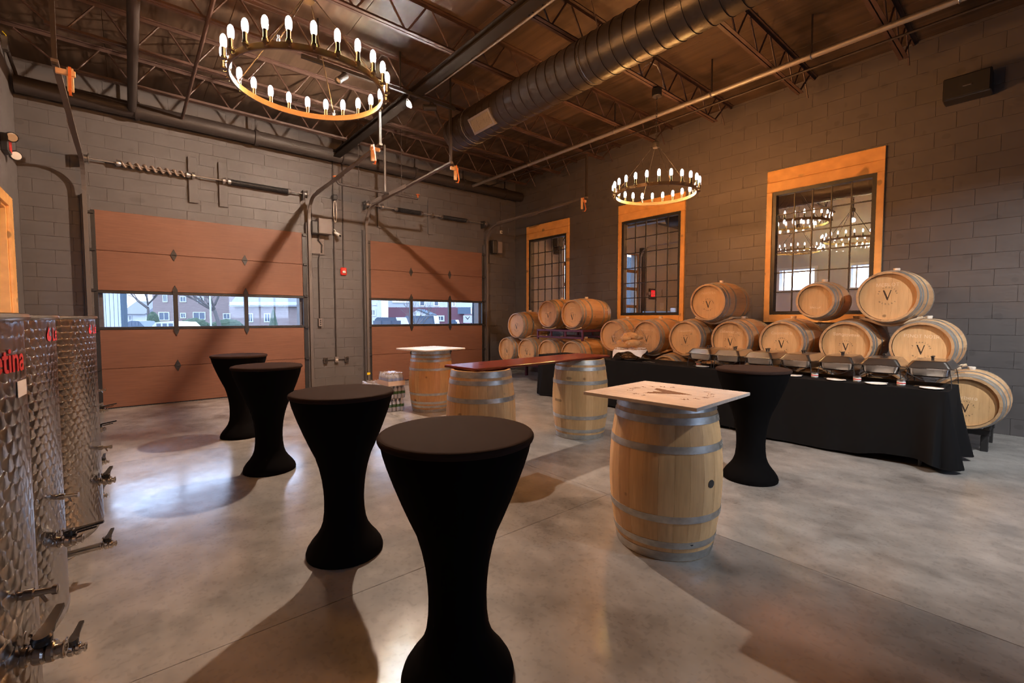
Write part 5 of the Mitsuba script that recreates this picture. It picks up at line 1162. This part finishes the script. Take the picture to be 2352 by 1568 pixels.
# ------------------------------------------------------------------ outside
def ray(px, py):
    r = np.array([math.cos(YAW), -math.sin(YAW), 0]); u = np.cross(r, FWD)
    return FWD + r * (px - 1176) / 1046.055 - u * (py - 784) / 1046.055
def at_depth(px, py, D):
    d = ray(px, py); return EYE + d * D
GZ = -0.35
gr_ = struct('ground', 'asphalt outside the doors')
body(gr_, bx(-60, 160, YB + 0.25, 160, GZ - 0.2, GZ), 'asphalt')
VR = np.array([math.cos(YAW), -math.sin(YAW), 0]); VF = np.array([math.sin(YAW), math.cos(YAW), 0])
def outside(px0, px1, D):
    """Frame standing on the ground at the right depth: x to the right, y away, z up; and the width."""
    a = at_depth(px0, 730, D); b = at_depth(px1, 730, D)
    o = np.array([a[0], a[1], 0]); ex_ = (b - a) * [1, 1, 0]; w = np.linalg.norm(ex_); ex_ /= w
    return basis(o, ex_, np.cross([0, 0, 1], ex_), (0, 0, 1)), w
def zof(py, D): return at_depth(1176, py, D)[2]
def house(name, label, px0, px1, D, ztop, m, wins=(), roof=None, deep=8.0, band=None):
    h = thing(name, label, 'building'); M, w = outside(px0, px1, D)
    part(h, 'wall', bx(0, w, 0, deep, GZ, ztop), m, M)
    for (a, b, t, l) in wins:
        x0, x1 = (a - px0) / (px1 - px0) * w, (b - px0) / (px1 - px0) * w; z0, z1 = zof(l, D), zof(t, D)
        f = part(h, 'window', cat([bx(x0, x1, -0.08, 0, z0, z0 + 0.12), bx(x0, x1, -0.08, 0, z1 - 0.12, z1), bx(x0, x0 + 0.12, -0.08, 0, z0, z1), bx(x1 - 0.12, x1, -0.08, 0, z0, z1), bx((x0 + x1) / 2 - 0.04, (x0 + x1) / 2 + 0.04, -0.06, 0, z0, z1)]), 'white_siding', M)
        part(f, 'pane', bx(x0 + 0.1, x1 - 0.1, -0.03, -0.01, z0 + 0.1, z1 - 0.1), 'far_glass', M)
    if band: part(h, 'eave', bx(-0.3, w + 0.3, -0.5, 0, ztop - 0.1, ztop + band), 'white_siding', M)
    if roof: part(h, 'roof', xf(prism(sg.Polygon([(-0.6, ztop), (deep + 0.6, ztop), (deep / 2, ztop + roof)]), w + 0.8), basis((-0.4, 0, 0), (0, 1, 0), (0, 0, 1), (1, 0, 0))), 'roof_grey', M)
    return h
nb = thing('neighbour_wall', 'white board-clad building corner right outside the left overhead door', 'building')
M, w = outside(150, 283, 15)
part(nb, 'wall', bx(0, w, 0, 0.08, GZ, 4.2), 'white_siding', M); part(nb, 'corner_trim', bx(w - 0.02, w + 0.08, -0.06, 0.08, GZ, 4.2), 'slat_blue', M)
for k in range(14): part(nb, 'board', bx(k * w / 14 + 0.01, (k + 1) * w / 14 - 0.01, -0.025, 0, GZ, 4.2), 'white_siding', M)
house('brick_house', 'two-storey tan brick building across the street', 352, 566, 60, 6.5, 'tan_brick', [(365, 390, 716, 736), (415, 428, 718, 731), (444, 473, 716, 734), (376, 387, 676, 694), (415, 430, 680, 694), (455, 470, 681, 696), (513, 530, 719, 733)], 4.0)
house('brick_wing', 'low tan brick wing with a white eave, in the right pane of the left door', 540, 720, 55, zof(702, 55), 'tan_brick', [(569, 582, 719, 740), (607, 622, 719, 740)], 3.2, 7.0, 0.45)
house('small_house', 'small white house with a grey roof, seen in the left pane of the left door', 286, 334, 75, zof(721, 75), 'white_siding', [(296, 304, 724, 736)], 2.2, 6.0)
house('maroon_building', 'maroon building with a white upper storey across the street from the right door', 872, 1066, 42, zof(705.5, 42), 'maroon_siding', [(1003, 1021, 724, 738)], None, 10.0)
house('white_storey', 'white upper storey of the maroon building', 872, 1090, 42.3, 6.2, 'white_siding', [(964, 977, 690, 703), (997, 1009, 691, 703)], 2.5, 9.0) if False else None
mb = 'maroon_building'
M, w = outside(872, 1090, 42)
part(mb, 'upper_wall', bx(0, w, 0.02, 9.8, zof(705.5, 42), 7.0), 'white_siding', M, label='white upper storey')
for (a, b, t, l) in ((964, 977, 690, 703), (997, 1009, 691, 703), (1040, 1046, 692, 704)):
    x0, x1 = (a - 872) / 218 * w, (b - 872) / 218 * w
    f = part(mb, 'window', bx(x0, x1, -0.06, 0.03, zof(l, 42), zof(t, 42)), 'white_plastic', M); part(f, 'pane', bx(x0 + 0.08, x1 - 0.08, -0.08, -0.05, zof(l, 42) + 0.08, zof(t, 42) - 0.08), 'far_glass', M)
part(mb, 'sign_board', bx((902 - 872) / 218 * w, (950 - 872) / 218 * w, -0.12, 0, zof(695, 42), zof(688, 42)), 'white_plastic', M)
part(mb, 'awning', bx((1055 - 872) / 218 * w, (1084 - 872) / 218 * w, -1.2, 0, zof(721, 42), zof(706, 42)), 'car_blue', M, label='dark blue awning')
house('white_house', 'white house at the left edge of the right door panes', 836, 868, 38, 6.0, 'white_siding', [(850, 864, 709, 726), (850, 866, 696, 701)], 2.0, 2.5)
gb = thing('white_shed', 'small white gabled shed in the middle pane of the right door', 'shed')
M, w = outside(940, 986, 34)
part(gb, 'wall', xf(prism(sg.Polygon([(0, GZ), (w, GZ), (w, zof(724, 34)), (w * 0.40, zof(712, 34)), (0, zof(722, 34))]), 3), basis((0, 3, 0), (1, 0, 0), (0, 0, 1), (0, -1, 0))), 'white_siding', M)
part(gb, 'roof', xf(prism(sg.Polygon([(w * 0.40, zof(711.5, 34)), (w * 1.03, zof(723.5, 34)), (w * 1.03, zof(721, 34)), (w * 0.40, zof(709, 34))]), 3.2), basis((0, 3.1, 0), (1, 0, 0), (0, 0, 1), (0, -1, 0))), 'slat_blue', M)
solo('utility_pole', 'pale square utility pole in the left pane of the right door', 'pole', bx(-0.2, 0.2, -0.2, 0.2, GZ, 8), 'white_plastic', outside(884, 890, 34)[0])
solo('flag_pole', 'thin white flagpole in the middle pane of the left door', 'pole', tube([(0, 0, GZ), (0, 0, 9)], 0.07, 8), 'white_siding', outside(484, 490, 38)[0])
bn = thing('sign_banner', 'white banner with a V mark in the right pane of the right door', 'banner')
M, w = outside(1064, 1084, 24); part(bn, 'board', bx(0, w, -0.02, 0, zof(741, 24), zof(724, 24)), 'white_siding', M); part(bn, 'post', cat([bx(0, 0.06, 0, 0.06, GZ, zof(724, 24)), bx(w - 0.06, w, 0, 0.06, GZ, zof(724, 24))]), 'slat_blue', M); part(bn, 'mark', xf(prism(sg.Polygon([(-0.12, 0.07), (-0.09, 0.07), (0, -0.04), (0.09, 0.07), (0.12, 0.07), (0, -0.1)]), 0.01), basis((w / 2, -0.02, zof(730, 24)), (1, 0, 0), (0, 0, 1), (0, -1, 0))), 'black_plastic', M)
sl = thing('slatted_screen', 'dark blue-grey slatted screen at the right edge of the right door panes', 'screen')
M, w = outside(1084, 1112, 13)
for k in range(5): part(sl, 'slat', bx(k * w / 5 + 0.012, (k + 1) * w / 5 - 0.012, 0, 0.04, GZ, 3.2), 'slat_blue', M)
for z in (0.9, 1.5, 2.1): part(sl, 'rail', bx(0, w, 0.04, 0.08, z, z + 0.08), 'slat_blue', M)
M, w = outside(690, 702, 13)
s2 = thing('slatted_screen', 'dark slatted screen edge at the right end of the left door panes', 'screen')
for k in range(2): part(s2, 'slat', bx(k * w / 2 + 0.012, (k + 1) * w / 2 - 0.012, 0, 0.04, GZ, 3.2), 'slat_blue', M)
part(s2, 'rail', bx(0, w, 0.04, 0.08, 1.5, 1.58), 'slat_blue', M)
sc3 = thing('slatted_fence', 'dark blue slatted fence outside the glass door of the next room', 'fence')
for k in range(30): part(sc3, 'board', bx(15.4 + 0.16 * k, 15.4 + 0.16 * k + 0.14, 12.6, 12.65, GZ, 4.2), 'slat_blue')
for z in (0.8, 2.2, 3.6): part(sc3, 'rail', bx(15.4, 20.2, 12.65, 12.72, z, z + 0.1), 'slat_blue')
def tree(label, px, D, h, seed, lean=0.0, fat=0.16):
    t = thing('bare_tree', label, 'tree'); r = random.Random(seed); M, _ = outside(px, px + 5, D)
    part(t, 'trunk', tube([(0, 0, GZ), (lean * 0.1, 0, h * 0.15), (lean * 0.3, 0, h * 0.32)], [fat, fat * 0.85, fat * 0.7], 8), 'bark', M)
    base = np.array([lean * 0.3, 0, h * 0.30])
    def grow(p, d, L, rad, depth, out):
        n = np.array(d) / np.linalg.norm(d); q = p + n * L * 0.5 + np.array([0, 0, 0.03 * L]); e = q + n * L * 0.5 + np.array([r.uniform(-.1, .1), r.uniform(-.1, .1), 0.12]) * L
        out.append(tube([p, q, e], [rad, rad * 0.8, rad * 0.55], 5, False))
        if depth:
            for k in range(3):
                s = p + (e - p) * r.uniform(0.4, 1.0); dd = n + np.array([r.uniform(-0.9, 0.9), r.uniform(-0.9, 0.9), r.uniform(-0.1, 0.7)])
                grow(s, dd, L * r.uniform(0.5, 0.72), rad * 0.5, depth - 1, out)
    for k in range(6):
        a = k * 2 * PI / 6 + r.uniform(-.3, .3); out = []
        grow(base + [0, 0, r.uniform(0, 0.12) * h], (math.cos(a) + lean * 0.3, math.sin(a), r.uniform(0.5, 1.3)), h * r.uniform(0.26, 0.36), fat * 0.5, 3, out)
        part(t, 'branch', cat(out), 'bark', M)
tree('bare tree left of the brick building, in the left pane of the left door', 341, 50, 8.0, 3)
tree('bare tree with a long leaning limb, in the middle pane of the left door', 506, 40, 6.5, 5, -1.6, 0.2)
tree('small bare tree in front of the white shed', 955, 24, 2.6, 9, 0, 0.05)
def bush(name, label, px0, px1, D, z1, seed, cone=False):
    M, w = outside(px0, px1, D); s = trimesh.creation.icosphere(subdivisions=4); v = np.array(s.vertices)
    k = (1 + 0.35 * (meshkit.fbm(v * 6, 4, seed) - 0.5))[:, None]
    if cone:
        t = (v[:, 2:] + 1) / 2; v = np.concatenate([v[:, :2] * (1.1 - t) * 0.9 / np.maximum(np.sqrt(1 - np.clip(v[:, 2:], -.99, .99) ** 2), .35), v[:, 2:]], 1)
    solo(name, label, 'bush', (v * k * [w / 2, w / 2 if cone else 0.7, (z1 - GZ) / 2] + [w / 2, 0, (z1 + GZ) / 2], np.array(s.faces)), 'hedge_leaf', M, True)
bush('hedge', 'long clipped hedge below the brick building, left part', 412, 480, 48, zof(731, 48), 1); bush('hedge', 'long clipped hedge below the brick building, right part', 484, 558, 48, zof(733, 48), 2)
bush('conifer', 'cone-shaped evergreen in the right pane of the left door', 614, 642, 46, zof(709, 46), 3, True); bush('conifer', 'dark evergreen shrub right of the small white house', 343, 360, 46, zof(716, 46), 4)
def car(label, px0, px1, D, py, m, profile, name='parked_car'):
    c = thing(name, label, 'car'); M, w = outside(px0, px1, D); z1 = zof(py, D); H_ = z1 - GZ
    prof = [(a * w, GZ + 0.25 + b * (H_ - 0.25)) for a, b in profile]
    B = basis((0, 1.7, 0), (1, 0, 0), (0, 0, 1), (0, -1, 0))
    part(c, 'body', xf(prism(sg.Polygon(prof).buffer(0.06).buffer(-0.06), 1.7), B), m, M)
    top = [p for p in profile if p[1] > 0.6]; xs_ = [p[0] for p in top]; x0, x1 = min(xs_), max(xs_)
    for k in range(3):
        a, b = x0 + (x1 - x0) * (k / 3) + 0.02, x0 + (x1 - x0) * ((k + 1) / 3) - 0.02
        part(c, 'window', bx(a * w, b * w, -0.02, 0.01, GZ + 0.25 + 0.66 * (H_ - 0.25), GZ + 0.25 + 0.92 * (H_ - 0.25)), 'far_glass', M)
    for a in (0.18, 0.80): part(c, 'wheel', xf(lathe([(0, -0.1), (0.32, -0.1), (0.34, -0.07), (0.34, 0.07), (0.32, 0.1), (0, 0.1)], 20), basis((a * w, 0.02, GZ + 0.34), (1, 0, 0), (0, 0, 1), (0, -1, 0))), 'tyre', M, 35)
SUV = [(0, 0.1), (0, 0.55), (0.03, 0.62), (0.09, 0.95), (0.14, 1.0), (0.58, 1.0), (0.72, 0.64), (0.96, 0.55), (1, 0.45), (1, 0.1)]
SED = [(0, 0.1), (0, 0.52), (0.12, 0.60), (0.28, 0.96), (0.40, 1.0), (0.62, 0.98), (0.80, 0.60), (0.98, 0.50), (1, 0.1)]
PICK = [(0, 0.1), (0, 0.60), (0.40, 0.60), (0.42, 0.98), (0.48, 1.0), (0.68, 1.0), (0.76, 0.66), (0.98, 0.58), (1, 0.1)]
car('white car parked behind the sill of the left door', 322, 446, 24, 738, 'car_white', SED)
car('dark car at the left of the left door panes', 276, 345, 40, 736.5, 'car_blue', SED)
car('blue-grey car with a long roof in the left pane of the right door', 852, 950, 17, 728.5, 'car_blue', SUV)
car('blue-grey off-roader in the middle pane of the right door', 930, 1003, 25, 725, 'car_blue', [(0, 0.1), (0, 0.98), (0.03, 1.0), (0.9, 1.0), (0.97, 0.5), (1, 0.1)])
car('dark pickup low in the right pane of the right door', 1004, 1066, 30, 734.5, 'car_blue', PICK)
